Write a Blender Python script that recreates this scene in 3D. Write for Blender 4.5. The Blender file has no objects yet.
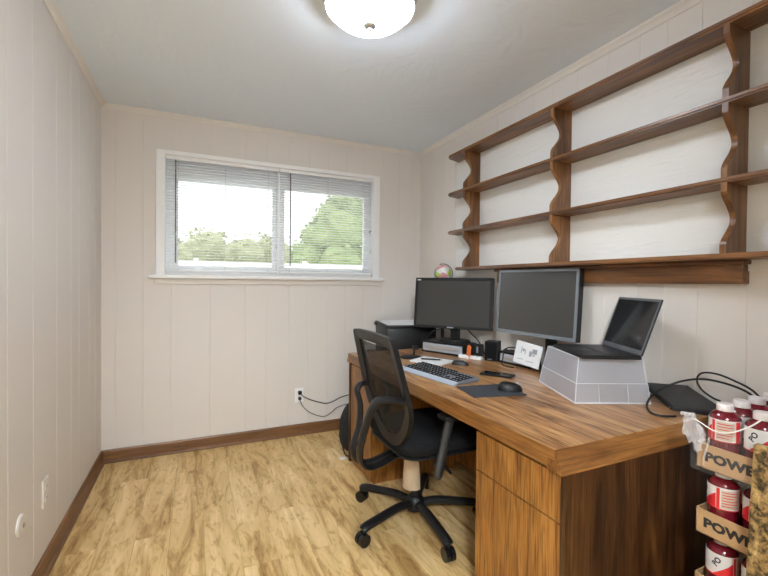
import bpy, bmesh, math, random
from mathutils import Vector, Matrix
PI = math.pi
random.seed(7)
C = bpy.context.scene.collection
SC = bpy.context.scene

# ------------------------------------------------------------------ camera, world, light, exposure
FPX, YAW, PITCH, ROLL, CAMH = 412.53, 0.42797, -0.013206, 0.0087677, 1.24613
XL, XR, YB, H = -0.583, 1.8807, 3.3314, 2.44
YR = -0.30                                   # wall behind the camera, with the doorway the camera stands in
cam_d = bpy.data.cameras.new('camera'); cam = bpy.data.objects.new('camera', cam_d); C.objects.link(cam)
cam_d.sensor_fit = 'HORIZONTAL'; cam_d.sensor_width = 36; cam_d.lens = FPX / 768 * 36; cam_d.clip_start = 0.02
fw = Vector((math.sin(YAW) * math.cos(PITCH), math.cos(YAW) * math.cos(PITCH), math.sin(PITCH)))
rt = Vector((math.cos(YAW), -math.sin(YAW), 0)); up = rt.cross(fw)
r2 = math.cos(ROLL) * rt + math.sin(ROLL) * up; u2 = -math.sin(ROLL) * rt + math.cos(ROLL) * up
cm = Matrix((r2, u2, -fw)).transposed().to_4x4(); cm.translation = (0, 0, CAMH)
cam.matrix_world = cm
SC.camera = cam

w = bpy.data.worlds.new('world'); SC.world = w; w.use_nodes = True
wn = w.node_tree.nodes; bg = wn['Background']
bg.inputs['Color'].default_value = (0.93, 0.97, 1.0, 1); bg.inputs['Strength'].default_value = 1.1
LAMP_STRENGTH = 24.0
HALL_FILL_WATTS = 100.0
SC.view_settings.view_transform = 'Standard'; SC.view_settings.look = 'None'
SC.view_settings.gamma = 1; SC.view_settings.use_curve_mapping = False
SC.view_settings.exposure = 1.1
try:
    SC.cycles.use_denoising = True
    SC.cycles.max_bounces = 10; SC.cycles.diffuse_bounces = 6; SC.cycles.transparent_max_bounces = 24
    SC.cycles.sample_clamp_indirect = 6
except Exception:
    pass

# ------------------------------------------------------------------ materials
def new_mat(name):
    m = bpy.data.materials.new(name); m.use_nodes = True
    return m, m.node_tree.nodes, m.node_tree.links, m.node_tree.nodes['Principled BSDF']

def plain(name, col, rough=0.5, metal=0.0, bump=0.0, bscale=200.0, var=0.06, vscale=6.0, spec=0.5, coat=0.0):
    m, n, l, b = new_mat(name)
    tc = n.new('ShaderNodeTexCoord'); no = n.new('ShaderNodeTexNoise')
    no.inputs['Scale'].default_value = vscale; no.inputs['Detail'].default_value = 3
    l.new(tc.outputs['Object'], no.inputs['Vector'])
    mx = n.new('ShaderNodeMix'); mx.data_type = 'RGBA'
    mx.inputs['A'].default_value = tuple(c * (1 - var) for c in col) + (1,)
    mx.inputs['B'].default_value = tuple(min(1, c * (1 + var)) for c in col) + (1,)
    l.new(no.outputs['Fac'], mx.inputs['Factor']); l.new(mx.outputs['Result'], b.inputs['Base Color'])
    b.inputs['Roughness'].default_value = rough; b.inputs['Metallic'].default_value = metal
    b.inputs['Specular IOR Level'].default_value = spec; b.inputs['Coat Weight'].default_value = coat
    if bump:
        n2 = n.new('ShaderNodeTexNoise'); n2.inputs['Scale'].default_value = bscale; n2.inputs['Detail'].default_value = 4
        l.new(tc.outputs['Object'], n2.inputs['Vector'])
        bp = n.new('ShaderNodeBump'); bp.inputs['Strength'].default_value = bump; bp.inputs['Distance'].default_value = 0.004
        l.new(n2.outputs['Fac'], bp.inputs['Height']); l.new(bp.outputs['Normal'], b.inputs['Normal'])
    return m

def wood(name, dark, mid, light, axis, scale=1.0, rough=0.4, pores=0.35, contrast=1.0, coat=0.0):
    """grain runs along axis (0 x, 1 y, 2 z) of the object's coordinates"""
    m, n, l, b = new_mat(name)
    tc = n.new('ShaderNodeTexCoord')
    def mapped(al, ac):
        mp = n.new('ShaderNodeMapping'); s = [ac * scale] * 3; s[axis] = al * scale
        mp.inputs['Scale'].default_value = s; l.new(tc.outputs['Object'], mp.inputs['Vector']); return mp
    m1 = mapped(0.9, 9.0); n1 = n.new('ShaderNodeTexNoise')
    n1.inputs['Scale'].default_value = 1.6; n1.inputs['Detail'].default_value = 7; n1.inputs['Roughness'].default_value = 0.62
    n1.inputs['Distortion'].default_value = 0.9; l.new(m1.outputs['Vector'], n1.inputs['Vector'])
    rp = n.new('ShaderNodeValToRGB'); e = rp.color_ramp.elements
    e[0].position = 0.5 - 0.2 / contrast; e[0].color = dark + (1,)
    e[1].position = 0.5 + 0.22 / contrast; e[1].color = light + (1,)
    k = rp.color_ramp.elements.new(0.5); k.color = mid + (1,)
    l.new(n1.outputs['Fac'], rp.inputs['Fac'])
    m2 = mapped(3.5, 120.0); n2 = n.new('ShaderNodeTexNoise'); n2.inputs['Scale'].default_value = 1.0; n2.inputs['Detail'].default_value = 3
    l.new(m2.outputs['Vector'], n2.inputs['Vector'])
    r2_ = n.new('ShaderNodeValToRGB'); r2_.color_ramp.elements[0].position = 0.36; r2_.color_ramp.elements[1].position = 0.52
    g = 1 - pores; r2_.color_ramp.elements[0].color = (g, g * 0.97, g * 0.92, 1); r2_.color_ramp.elements[1].color = (1, 1, 1, 1)
    l.new(n2.outputs['Fac'], r2_.inputs['Fac'])
    mx = n.new('ShaderNodeMix'); mx.data_type = 'RGBA'; mx.blend_type = 'MULTIPLY'; mx.inputs['Factor'].default_value = 1
    l.new(rp.outputs['Color'], mx.inputs['A']); l.new(r2_.outputs['Color'], mx.inputs['B'])
    l.new(mx.outputs['Result'], b.inputs['Base Color'])
    b.inputs['Roughness'].default_value = rough; b.inputs['Coat Weight'].default_value = coat; b.inputs['Coat Roughness'].default_value = 0.25
    bp = n.new('ShaderNodeBump'); bp.inputs['Strength'].default_value = 0.08; bp.inputs['Distance'].default_value = 0.002
    l.new(n2.outputs['Fac'], bp.inputs['Height']); l.new(bp.outputs['Normal'], b.inputs['Normal'])
    return m

def see_through(name, col, opacity, rough=0.3, spec=0.5, noise=0.0, milky=False):
    m, n, l, b = new_mat(name)
    b.inputs['Base Color'].default_value = col + (1,); b.inputs['Roughness'].default_value = rough
    b.inputs['Specular IOR Level'].default_value = spec
    t = n.new('ShaderNodeBsdfTransparent'); mx = n.new('ShaderNodeMixShader'); mx.inputs[0].default_value = opacity
    if noise:
        no = n.new('ShaderNodeTexNoise'); no.inputs['Scale'].default_value = 40
        mr = n.new('ShaderNodeMapRange'); mr.inputs['To Min'].default_value = opacity - noise; mr.inputs['To Max'].default_value = opacity + noise
        tc = n.new('ShaderNodeTexCoord'); l.new(tc.outputs['Object'], no.inputs['Vector'])
        l.new(no.outputs['Fac'], mr.inputs['Value']); l.new(mr.outputs['Result'], mx.inputs[0])
    surf = b.outputs[0]
    if milky:                                # cloudy plastic passes scattered light
        tr = n.new('ShaderNodeBsdfTranslucent'); tr.inputs['Color'].default_value = col + (1,)
        m2 = n.new('ShaderNodeMixShader'); m2.inputs[0].default_value = 0.6
        l.new(b.outputs[0], m2.inputs[1]); l.new(tr.outputs[0], m2.inputs[2]); surf = m2.outputs[0]
    l.new(t.outputs[0], mx.inputs[1]); l.new(surf, mx.inputs[2]); l.new(mx.outputs[0], n['Material Output'].inputs['Surface'])
    return m

def floor_mat():
    m, n, l, b = new_mat('vinyl_plank')
    tc = n.new('ShaderNodeTexCoord')
    rot = n.new('ShaderNodeMapping'); rot.inputs['Rotation'].default_value = (0, 0, PI / 2)
    l.new(tc.outputs['Object'], rot.inputs['Vector'])
    br = n.new('ShaderNodeTexBrick'); br.inputs['Scale'].default_value = 1
    br.inputs['Brick Width'].default_value = 1.1; br.inputs['Row Height'].default_value = 0.152
    br.inputs['Mortar Size'].default_value = 0.0012; br.inputs['Mortar Smooth'].default_value = 0.2
    br.inputs['Color1'].default_value = (0, 0, 0, 1); br.inputs['Color2'].default_value = (1, 1, 1, 1); br.inputs['Mortar'].default_value = (0.5, 0.5, 0.5, 1)
    br.offset = 0.37
    l.new(rot.outputs['Vector'], br.inputs['Vector'])
    sc_ = n.new('ShaderNodeVectorMath'); sc_.operation = 'SCALE'; sc_.inputs['Scale'].default_value = 5.0
    l.new(br.outputs['Color'], sc_.inputs[0])
    mp = n.new('ShaderNodeMapping'); mp.inputs['Scale'].default_value = (6.5, 0.9, 1)
    l.new(tc.outputs['Object'], mp.inputs['Vector'])
    ad = n.new('ShaderNodeVectorMath'); ad.operation = 'ADD'; l.new(mp.outputs['Vector'], ad.inputs[0]); l.new(sc_.outputs[0], ad.inputs[1])
    n1 = n.new('ShaderNodeTexNoise'); n1.inputs['Scale'].default_value = 1.5; n1.inputs['Detail'].default_value = 9
    n1.inputs['Roughness'].default_value = 0.66; n1.inputs['Distortion'].default_value = 1.2
    l.new(ad.outputs[0], n1.inputs['Vector'])
    rp = n.new('ShaderNodeValToRGB'); e = rp.color_ramp.elements
    e[0].position = 0.30; e[0].color = (0.30, 0.155, 0.05, 1)
    e[1].position = 0.70; e[1].color = (0.86, 0.66, 0.37, 1)
    for pos, col in ((0.40, (0.47, 0.28, 0.10, 1)), (0.48, (0.66, 0.45, 0.195, 1)), (0.58, (0.75, 0.53, 0.25, 1))):
        k = e.new(pos); k.color = col
    l.new(n1.outputs['Fac'], rp.inputs['Fac'])
    # small rustic flecks across the plank
    m3 = n.new('ShaderNodeMapping'); m3.inputs['Scale'].default_value = (15, 4.5, 1); l.new(tc.outputs['Object'], m3.inputs['Vector'])
    n3 = n.new('ShaderNodeTexNoise'); n3.inputs['Scale'].default_value = 2.2; n3.inputs['Detail'].default_value = 6; n3.inputs['Distortion'].default_value = 1.2
    l.new(m3.outputs['Vector'], n3.inputs['Vector'])
    r3 = n.new('ShaderNodeValToRGB'); r3.color_ramp.elements[0].position = 0.33; r3.color_ramp.elements[0].color = (0.74, 0.66, 0.54, 1)
    r3.color_ramp.elements[1].position = 0.47; r3.color_ramp.elements[1].color = (1, 1, 1, 1)
    l.new(n3.outputs['Fac'], r3.inputs['Fac'])
    mx = n.new('ShaderNodeMix'); mx.data_type = 'RGBA'; mx.blend_type = 'MULTIPLY'; mx.inputs['Factor'].default_value = 1
    l.new(rp.outputs['Color'], mx.inputs['A']); l.new(r3.outputs['Color'], mx.inputs['B'])
    sm = n.new('ShaderNodeMix'); sm.data_type = 'RGBA'; sm.inputs['B'].default_value = (0.25, 0.15, 0.06, 1)
    fm = n.new('ShaderNodeMath'); fm.operation = 'MULTIPLY'; fm.inputs[1].default_value = 0.35; l.new(br.outputs['Fac'], fm.inputs[0])
    l.new(fm.outputs[0], sm.inputs['Factor']); l.new(mx.outputs['Result'], sm.inputs['A'])
    l.new(sm.outputs['Result'], b.inputs['Base Color'])
    b.inputs['Roughness'].default_value = 0.42; b.inputs['Specular IOR Level'].default_value = 0.35
    bp = n.new('ShaderNodeBump'); bp.inputs['Strength'].default_value = 0.15; bp.inputs['Distance'].default_value = 0.002
    l.new(n1.outputs['Fac'], bp.inputs['Height']); l.new(bp.outputs['Normal'], b.inputs['Normal'])
    return m

def stone_mat():
    m, n, l, b = new_mat('mottled_stone')
    tc = n.new('ShaderNodeTexCoord')
    n1 = n.new('ShaderNodeTexNoise'); n1.inputs['Scale'].default_value = 38; n1.inputs['Detail'].default_value = 8
    n1.inputs['Roughness'].default_value = 0.72; n1.inputs['Distortion'].default_value = 0.5
    l.new(tc.outputs['Object'], n1.inputs['Vector'])
    rp = n.new('ShaderNodeValToRGB'); e = rp.color_ramp.elements
    e[0].position = 0.36; e[0].color = (0.015, 0.013, 0.010, 1); e[1].position = 0.72; e[1].color = (0.75, 0.58, 0.32, 1)
    for pos, col in ((0.44, (0.07, 0.05, 0.022, 1)), (0.50, (0.27, 0.165, 0.06, 1)), (0.60, (0.46, 0.31, 0.13, 1))):
        k = e.new(pos); k.color = col
    l.new(n1.outputs['Fac'], rp.inputs['Fac']); l.new(rp.outputs['Color'], b.inputs['Base Color'])
    b.inputs['Roughness'].default_value = 0.3
    return m

def emit(name, col, strength):
    m, n, l, b = new_mat(name)
    b.inputs['Base Color'].default_value = (0.9, 0.9, 0.9, 1); b.inputs['Roughness'].default_value = 0.3
    b.inputs['Emission Color'].default_value = col + (1,); b.inputs['Emission Strength'].default_value = strength
    return m

def ceiling_mat():
    m, n, l, b = new_mat('textured_ceiling')
    b.inputs['Base Color'].default_value = (0.815, 0.895, 0.99, 1); b.inputs['Roughness'].default_value = 0.85
    tc = n.new('ShaderNodeTexCoord')
    n1 = n.new('ShaderNodeTexNoise'); n1.inputs['Scale'].default_value = 3.2; n1.inputs['Detail'].default_value = 6; n1.inputs['Distortion'].default_value = 3.0
    l.new(tc.outputs['Object'], n1.inputs['Vector'])
    bp = n.new('ShaderNodeBump'); bp.inputs['Strength'].default_value = 0.22; bp.inputs['Distance'].default_value = 0.02
    l.new(n1.outputs['Fac'], bp.inputs['Height']); l.new(bp.outputs['Normal'], b.inputs['Normal'])
    return m

def plaster_panel():
    m, n, l, b = new_mat('white_grained_panel')
    b.inputs['Base Color'].default_value = (0.76, 0.75, 0.72, 1); b.inputs['Roughness'].default_value = 0.5
    tc = n.new('ShaderNodeTexCoord'); mp = n.new('ShaderNodeMapping'); mp.inputs['Scale'].default_value = (1, 5, 26)
    l.new(tc.outputs['Object'], mp.inputs['Vector'])
    n1 = n.new('ShaderNodeTexNoise'); n1.inputs['Scale'].default_value = 1.2; n1.inputs['Detail'].default_value = 6; n1.inputs['Distortion'].default_value = 1.2
    l.new(mp.outputs['Vector'], n1.inputs['Vector'])
    bp = n.new('ShaderNodeBump'); bp.inputs['Strength'].default_value = 0.5; bp.inputs['Distance'].default_value = 0.008
    l.new(n1.outputs['Fac'], bp.inputs['Height']); l.new(bp.outputs['Normal'], b.inputs['Normal'])
    return m

def globe_mat():
    m, n, l, b = new_mat('painted_globe')
    tc = n.new('ShaderNodeTexCoord'); v = n.new('ShaderNodeTexVoronoi'); v.inputs['Scale'].default_value = 22
    l.new(tc.outputs['Object'], v.inputs['Vector'])
    rp = n.new('ShaderNodeValToRGB'); rp.color_ramp.interpolation = 'CONSTANT'; e = rp.color_ramp.elements
    e[0].position = 0; e[0].color = (0.62, 0.28, 0.30, 1); e[1].position = 0.85; e[1].color = (0.13, 0.20, 0.17, 1)
    for pos, col in ((0.25, (0.75, 0.72, 0.68, 1)), (0.45, (0.70, 0.45, 0.45, 1)), (0.6, (0.42, 0.55, 0.08, 1)), (0.7, (0.62, 0.62, 0.6, 1))):
        k = e.new(pos); k.color = col
    sp = n.new('ShaderNodeSeparateColor'); l.new(v.outputs['Color'], sp.inputs[0]); l.new(sp.outputs[0], rp.inputs['Fac'])
    l.new(rp.outputs['Color'], b.inputs['Base Color']); b.inputs['Roughness'].default_value = 0.35
    return m

def leaf_mat(name, c1, c2):
    m, n, l, b = new_mat(name)
    tc = n.new('ShaderNodeTexCoord'); no = n.new('ShaderNodeTexNoise'); no.inputs['Scale'].default_value = 5; no.inputs['Detail'].default_value = 4
    l.new(tc.outputs['Object'], no.inputs['Vector'])
    mx = n.new('ShaderNodeMix'); mx.data_type = 'RGBA'; mx.inputs['A'].default_value = c1 + (1,); mx.inputs['B'].default_value = c2 + (1,)
    l.new(no.outputs['Fac'], mx.inputs['Factor']); l.new(mx.outputs['Result'], b.inputs['Base Color']); b.inputs['Roughness'].default_value = 0.6
    return m

M = {}
M['wall'] = plain('beige_paint', (0.735, 0.69, 0.645), 0.55, bump=0.05, bscale=60, var=0.02, vscale=1.5)
M['ceiling'] = ceiling_mat()
M['floor'] = floor_mat()
M['trimpaint'] = plain('beige_trim_paint', (0.77, 0.73, 0.68), 0.5, var=0.02)
M['white'] = plain('white_paint', (0.90, 0.90, 0.90), 0.4, var=0.02)
M['vinyl'] = plain('white_window_vinyl', (0.88, 0.90, 0.92), 0.35, var=0.02)
M['blind'] = plain('blind_slat', (0.88, 0.89, 0.89), 0.4, var=0.02)
M['wand'] = plain('blind_wand', (0.16, 0.17, 0.17), 0.2)
M['cordwhite'] = plain('white_cord', (0.65, 0.65, 0.62), 0.6)
M['glass'] = see_through('window_glass', (0.9, 0.95, 0.95), 0.07, 0.02)
M['base'] = wood('baseboard_wood', (0.13, 0.055, 0.02), (0.20, 0.09, 0.033), (0.28, 0.135, 0.055), 0, rough=0.4)
M['base_y'] = wood('baseboard_wood_side', (0.13, 0.055, 0.02), (0.20, 0.09, 0.033), (0.28, 0.135, 0.055), 1, rough=0.4)
M['shelf'] = wood('shelf_wood', (0.075, 0.028, 0.008), (0.185, 0.078, 0.025), (0.35, 0.165, 0.058), 1, rough=0.38, coat=0.08)
M['shelf_v'] = wood('shelf_wood_upright', (0.075, 0.028, 0.008), (0.185, 0.078, 0.025), (0.35, 0.165, 0.058), 2, rough=0.38, coat=0.08)
OAK_SHEEN = ((0.20, 0.078, 0.024), (0.46, 0.22, 0.080), (0.64, 0.37, 0.155))
M['desk_top_sheen'] = wood('desk_oak_top_sheen', *OAK_SHEEN, 1, scale=1.9, rough=0.32, coat=0.25, pores=0.6, contrast=1.3)  # oak lightened: bright reflection on the desktop put into its colour
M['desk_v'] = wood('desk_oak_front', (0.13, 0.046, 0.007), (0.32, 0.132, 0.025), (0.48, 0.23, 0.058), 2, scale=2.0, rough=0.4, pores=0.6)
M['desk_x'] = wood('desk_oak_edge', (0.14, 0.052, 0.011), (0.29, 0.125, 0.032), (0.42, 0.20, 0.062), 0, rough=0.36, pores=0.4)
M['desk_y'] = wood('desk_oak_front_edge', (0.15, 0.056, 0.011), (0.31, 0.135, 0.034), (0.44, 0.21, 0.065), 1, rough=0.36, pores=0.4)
M['desk_end_shaded'] = wood('desk_oak_end_shaded', (0.018, 0.006, 0.0015), (0.060, 0.022, 0.006), (0.135, 0.054, 0.015), 2, scale=1.6, rough=0.4, pores=0.6, contrast=1.3)  # darker oak: shade on the ends turned from the lamp is painted in
M['black'] = plain('black_plastic', (0.009, 0.009, 0.010), 0.45, spec=0.35, bump=0.03, bscale=400)
M['blackgloss'] = plain('black_glossy_plastic', (0.010, 0.010, 0.011), 0.15)
M['darkgrey'] = plain('dark_grey_plastic', (0.022, 0.023, 0.025), 0.42)
M['chairframe'] = plain('chair_grey_plastic', (0.010, 0.010, 0.011), 0.38, spec=0.35)
M['seat'] = plain('black_seat_fabric', (0.009, 0.009, 0.010), 0.9, bump=0.2, bscale=500, spec=0.15)
M['mesh'] = see_through('chair_mesh', (0.022, 0.020, 0.019), 0.84, 0.7, 0.15, noise=0.03)
M['tan'] = plain('tan_sheet', (0.52, 0.39, 0.26), 0.6)
M['silver'] = plain('silver_plastic', (0.36, 0.40, 0.44), 0.35, metal=0.5)
M['bezel2'] = plain('grey_bezel', (0.21, 0.235, 0.26), 0.35, metal=0.3)
M['steel'] = plain('chrome', (0.6, 0.6, 0.6), 0.2, metal=1)
M['screen'] = plain('screen_off', (0.048, 0.046, 0.042), 0.30, spec=0.35)
M['screen2'] = plain('screen_off_glare', (0.052, 0.051, 0.048), 0.24, spec=0.6)
M['laptopscreen'] = plain('laptop_screen_off', (0.02, 0.021, 0.022), 0.10, spec=0.6)
M['key'] = plain('keycap', (0.02, 0.021, 0.023), 0.4)
M['kbbody'] = plain('grey_blue_plastic', (0.16, 0.175, 0.20), 0.4)
M['kbrest'] = plain('silver_blue_plastic', (0.40, 0.44, 0.51), 0.35)
M['pad'] = plain('mouse_pad_cloth', (0.032, 0.036, 0.045), 0.8)
M['paper'] = plain('paper', (0.78, 0.79, 0.80), 0.7, var=0.02)
M['ink'] = plain('grey_print', (0.30, 0.31, 0.33), 0.7)
M['orange'] = plain('orange_plastic', (0.75, 0.18, 0.04), 0.45)
M['bin'] = see_through('clear_bin_plastic', (0.90, 0.93, 1.0), 0.40, 0.25, 0.5, milky=True)
M['binrim'] = see_through('bin_edge_plastic', (0.78, 0.82, 0.88), 0.72, 0.3)
M['lapbezel'] = plain('laptop_bezel', (0.10, 0.105, 0.11), 0.35)
M['drawer'] = see_through('smoky_drawer_plastic', (0.50, 0.53, 0.58), 0.88, 0.2)
M['card'] = plain('cardboard', (0.47, 0.29, 0.14), 0.75, var=0.08, vscale=12)
M['cardink'] = plain('black_print', (0.02, 0.018, 0.016), 0.6)
M['juice'] = plain('red_drink_bottle', (0.135, 0.007, 0.014), 0.12, var=0.15, coat=0.5)
M['cap'] = plain('white_cap', (0.80, 0.74, 0.73), 0.35)
M['labelwhite'] = plain('bottle_label', (0.72, 0.70, 0.68), 0.4, var=0.04)
M['labelred'] = plain('bottle_label_red', (0.62, 0.02, 0.025), 0.4)
M['labelink'] = plain('bottle_label_navy', (0.015, 0.02, 0.05), 0.4)
M['labelcream'] = plain('bottle_label_cream', (0.55, 0.49, 0.40), 0.5, var=0.12, vscale=90)
M['wrap'] = see_through('shrink_wrap', (0.85, 0.85, 0.87), 0.24, 0.12, 0.8, noise=0.1)
M['strap'] = plain('white_strap', (0.80, 0.78, 0.76), 0.5)
M['stone'] = stone_mat()
M['bag'] = plain('black_bag_nylon', (0.012, 0.012, 0.013), 0.7, bump=0.3, bscale=30)
M['globe'] = globe_mat()
M['back_panel'] = plaster_panel()
M['lampglass'] = emit('lit_frosted_glass', (0.865, 0.95, 1.07), LAMP_STRENGTH)
M['nickel'] = plain('brushed_nickel', (0.55, 0.55, 0.54), 0.35, metal=0.9)
M['rimglass'] = plain('white_glass_rim', (0.75, 0.75, 0.74), 0.25)
M['leaf'] = leaf_mat('tree_leaves', (0.20, 0.30, 0.10), (0.46, 0.52, 0.24))
M['leaf2'] = leaf_mat('hedge_leaves', (0.30, 0.34, 0.16), (0.46, 0.46, 0.28))
M['bark'] = plain('bark', (0.16, 0.11, 0.07), 0.8)
M['bounce_ground'] = plain('pale_ground', (0.55, 0.56, 0.50), 0.9)  # unseen ground, made pale to bounce daylight up to the ceiling
M['fence'] = plain('pale_fence', (0.72, 0.70, 0.66), 0.7)

# ------------------------------------------------------------------ mesh building
class MB:
    def __init__(self): self.bm = bmesh.new()
    def add(self, verts, faces):
        vs = [self.bm.verts.new(v) for v in verts]
        for f in faces:
            try: self.bm.faces.new([vs[i] for i in f])
            except ValueError: pass
        return vs
    def box(self, lo, hi, mat=None, bevel=0.0, seg=2):
        x0, y0, z0 = lo; x1, y1, z1 = hi
        b = bmesh.new()
        bmesh.ops.create_cube(b, size=1)
        for v in b.verts:
            v.co = Vector(((x0 + x1) / 2 + v.co.x * (x1 - x0), (y0 + y1) / 2 + v.co.y * (y1 - y0), (z0 + z1) / 2 + v.co.z * (z1 - z0)))
        if bevel: bmesh.ops.bevel(b, geom=b.edges[:], offset=bevel, segments=seg, affect='EDGES', profile=0.5)
        self._merge(b, mat); return self
    def _merge(self, b, mat=None):
        if mat: b.transform(mat)
        b.verts.index_update()
        vs = [self.bm.verts.new(v.co) for v in b.verts]
        for f in b.faces:
            try: self.bm.faces.new([vs[v.index] for v in f.verts])
            except ValueError: pass
        b.free()
    def lathe(self, prof, centre=(0, 0, 0), n=32, mat=None, cap=True):
        cx, cy, cz = centre; vs = []; fs = []
        for r, z in prof:
            for i in range(n):
                a = 2 * PI * i / n; vs.append(Vector((cx + r * math.cos(a), cy + r * math.sin(a), cz + z)))
        for k in range(len(prof) - 1):
            for i in range(n):
                j = (i + 1) % n; fs.append((k * n + i, k * n + j, (k + 1) * n + j, (k + 1) * n + i))
        if cap:
            fs.append(tuple(range(n - 1, -1, -1))); fs.append(tuple((len(prof) - 1) * n + i for i in range(n)))
        if mat: vs = [mat @ v for v in vs]
        self.add(vs, fs); return self
    def cyl(self, a, b, r, n=16, r2=None):
        a, b = Vector(a), Vector(b); d = b - a; L = d.length
        q = d.to_track_quat('Z', 'Y').to_matrix().to_4x4(); q.translation = a
        return self.lathe([(r, 0), (r if r2 is None else r2, L)], n=n, mat=q)
    def tube(self, pts, r, n=8, smooth=6, flat=None, side=None):
        """round (or flattened: flat = (ra, rb), side = direction of ra) tube along a smoothed path"""
        P = catmull(pts, smooth) if smooth else [Vector(p) for p in pts]
        rings = []; prev = None
        for i, p in enumerate(P):
            t = (P[min(i + 1, len(P) - 1)] - P[max(i - 1, 0)])
            if t.length < 1e-9: t = Vector((0, 0, 1))
            t.normalize()
            s = Vector(side) if side else (prev if prev else (Vector((0, 0, 1)) if abs(t.z) < 0.9 else Vector((1, 0, 0))))
            u = s - t * s.dot(t)
            if u.length < 1e-6: u = t.orthogonal()
            u.normalize(); v = t.cross(u); prev = u
            ra, rb = flat if flat else (r, r)
            rings.append([p + u * ra * math.cos(2 * PI * k / n) + v * rb * math.sin(2 * PI * k / n) for k in range(n)])
        vs = [v for rg in rings for v in rg]; fs = []
        for k in range(len(rings) - 1):
            for i in range(n):
                j = (i + 1) % n; fs.append((k * n + i, k * n + j, (k + 1) * n + j, (k + 1) * n + i))
        fs.append(tuple(range(n - 1, -1, -1))); fs.append(tuple((len(rings) - 1) * n + i for i in range(n)))
        self.add(vs, fs); return self
    def prism(self, poly, place, d0, d1, bevel=0.0):
        """poly: 2-D outline; place(u, v, d) -> world"""
        n = len(poly)
        vs = [Vector(place(u, v, d0)) for u, v in poly] + [Vector(place(u, v, d1)) for u, v in poly]
        fs = [tuple(range(n)), tuple(range(2 * n - 1, n - 1, -1))]
        for i in range(n):
            j = (i + 1) % n; fs.append((j, i, n + i, n + j))
        if bevel:
            b = bmesh.new(); bv = [b.verts.new(v) for v in vs]
            for f in fs: b.faces.new([bv[i] for i in f])
            eds = [e for e in b.edges if len(e.link_faces) == 2 and abs(e.link_faces[0].normal.dot(e.link_faces[1].normal)) < 2]
            b.normal_update()
            eds = [e for e in b.edges if e.calc_face_angle(0) > 0.9]
            bmesh.ops.bevel(b, geom=eds, offset=bevel, segments=2, affect='EDGES')
            self._merge(b)
        else: self.add(vs, fs)
        return self

def catmull(pts, k=6):
    P = [Vector(p) for p in pts]
    if len(P) < 3: return P
    out = []
    for i in range(len(P) - 1):
        p0, p1, p2, p3 = P[max(i - 1, 0)], P[i], P[i + 1], P[min(i + 2, len(P) - 1)]
        for s in range(k):
            t = s / k
            out.append(0.5 * ((2 * p1) + (p2 - p0) * t + (2 * p0 - 5 * p1 + 4 * p2 - p3) * t * t + (3 * p1 - p0 - 3 * p2 + p3) * t ** 3))
    out.append(P[-1]); return out

ORG = {}
def tag(o, label, cat, group=None, kind=None):
    if label: o['label'] = label
    if cat: o['category'] = cat
    if group: o['group'] = group
    if kind: o['kind'] = kind
    return o
def thing(name, label, cat, loc=(0, 0, 0), rotz=0.0, group=None, kind=None):
    """an Empty at the base of a thing; parts given in world metres when rotz is 0, else in its own axes"""
    o = bpy.data.objects.new(name, None); C.objects.link(o); o.location = loc; o.rotation_euler = (0, 0, rotz)
    o.empty_display_size = 0.05
    ORG[o.name] = Vector((0, 0, 0)) if rotz else Vector(loc)
    return tag(o, label, cat, group, kind)
def obj(name, mb, mat, parent=None, smooth=False, label=None):
    me = bpy.data.meshes.new(name)
    bmesh.ops.recalc_face_normals(mb.bm, faces=mb.bm.faces[:])
    org = Vector((0, 0, 0))
    if parent:
        org = ORG[parent.name]
    else:
        vs = [v.co for v in mb.bm.verts]
        org = Vector(((min(v.x for v in vs) + max(v.x for v in vs)) / 2, (min(v.y for v in vs) + max(v.y for v in vs)) / 2, min(v.z for v in vs)))
    bmesh.ops.translate(mb.bm, verts=mb.bm.verts[:], vec=-org)
    if smooth:
        for f in mb.bm.faces: f.smooth = True
        for e in mb.bm.edges:
            if len(e.link_faces) == 2 and e.calc_face_angle(0) > 0.65: e.smooth = False
    mb.bm.to_mesh(me); mb.bm.free()
    o = bpy.data.objects.new(name, me); C.objects.link(o)
    me.materials.append(mat)
    if parent: o.parent = parent
    else: o.location = org
    ORG[o.name] = org
    if label: o['label'] = label
    return o
def struct(name, mb, mat, parent=None, smooth=False):
    o = obj(name, mb, mat, parent, smooth)
    if not parent: o['kind'] = 'structure'
    return o
def copy_tree(o, parent=None, name=None):
    c = o.copy(); C.objects.link(c)
    if parent: c.parent = parent
    for ch in list(o.children): copy_tree(ch, c)
    return c
def text_geo(s, size, bold=0.0):
    cu = bpy.data.curves.new('txt', 'FONT'); cu.body = s; cu.size = size; cu.offset = bold; cu.resolution_u = 2
    t = bpy.data.objects.new('txt', cu); C.objects.link(t)
    bpy.context.view_layer.update()
    ev = t.evaluated_get(bpy.context.evaluated_depsgraph_get()); me = ev.to_mesh()
    vs = [v.co.copy() for v in me.vertices]; fs = [tuple(p.vertices) for p in me.polygons]
    ev.to_mesh_clear(); bpy.data.objects.remove(t); bpy.data.curves.remove(cu)
    return vs, fs
def rotm(loc, deg): 
    m = Matrix.Rotation(math.radians(deg), 4, 'Z'); m.translation = loc; return m

# ------------------------------------------------------------------ the room
struct('floor', MB().box((XL - 0.1, YR - 1.6, -0.06), (XR + 0.1, YB + 0.1, 0)), M['floor'])
struct('ceiling', MB().box((XL - 0.1, YR - 1.6, H), (XR + 0.1, YB + 0.12, H + 0.06)), M['ceiling'])

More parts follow.
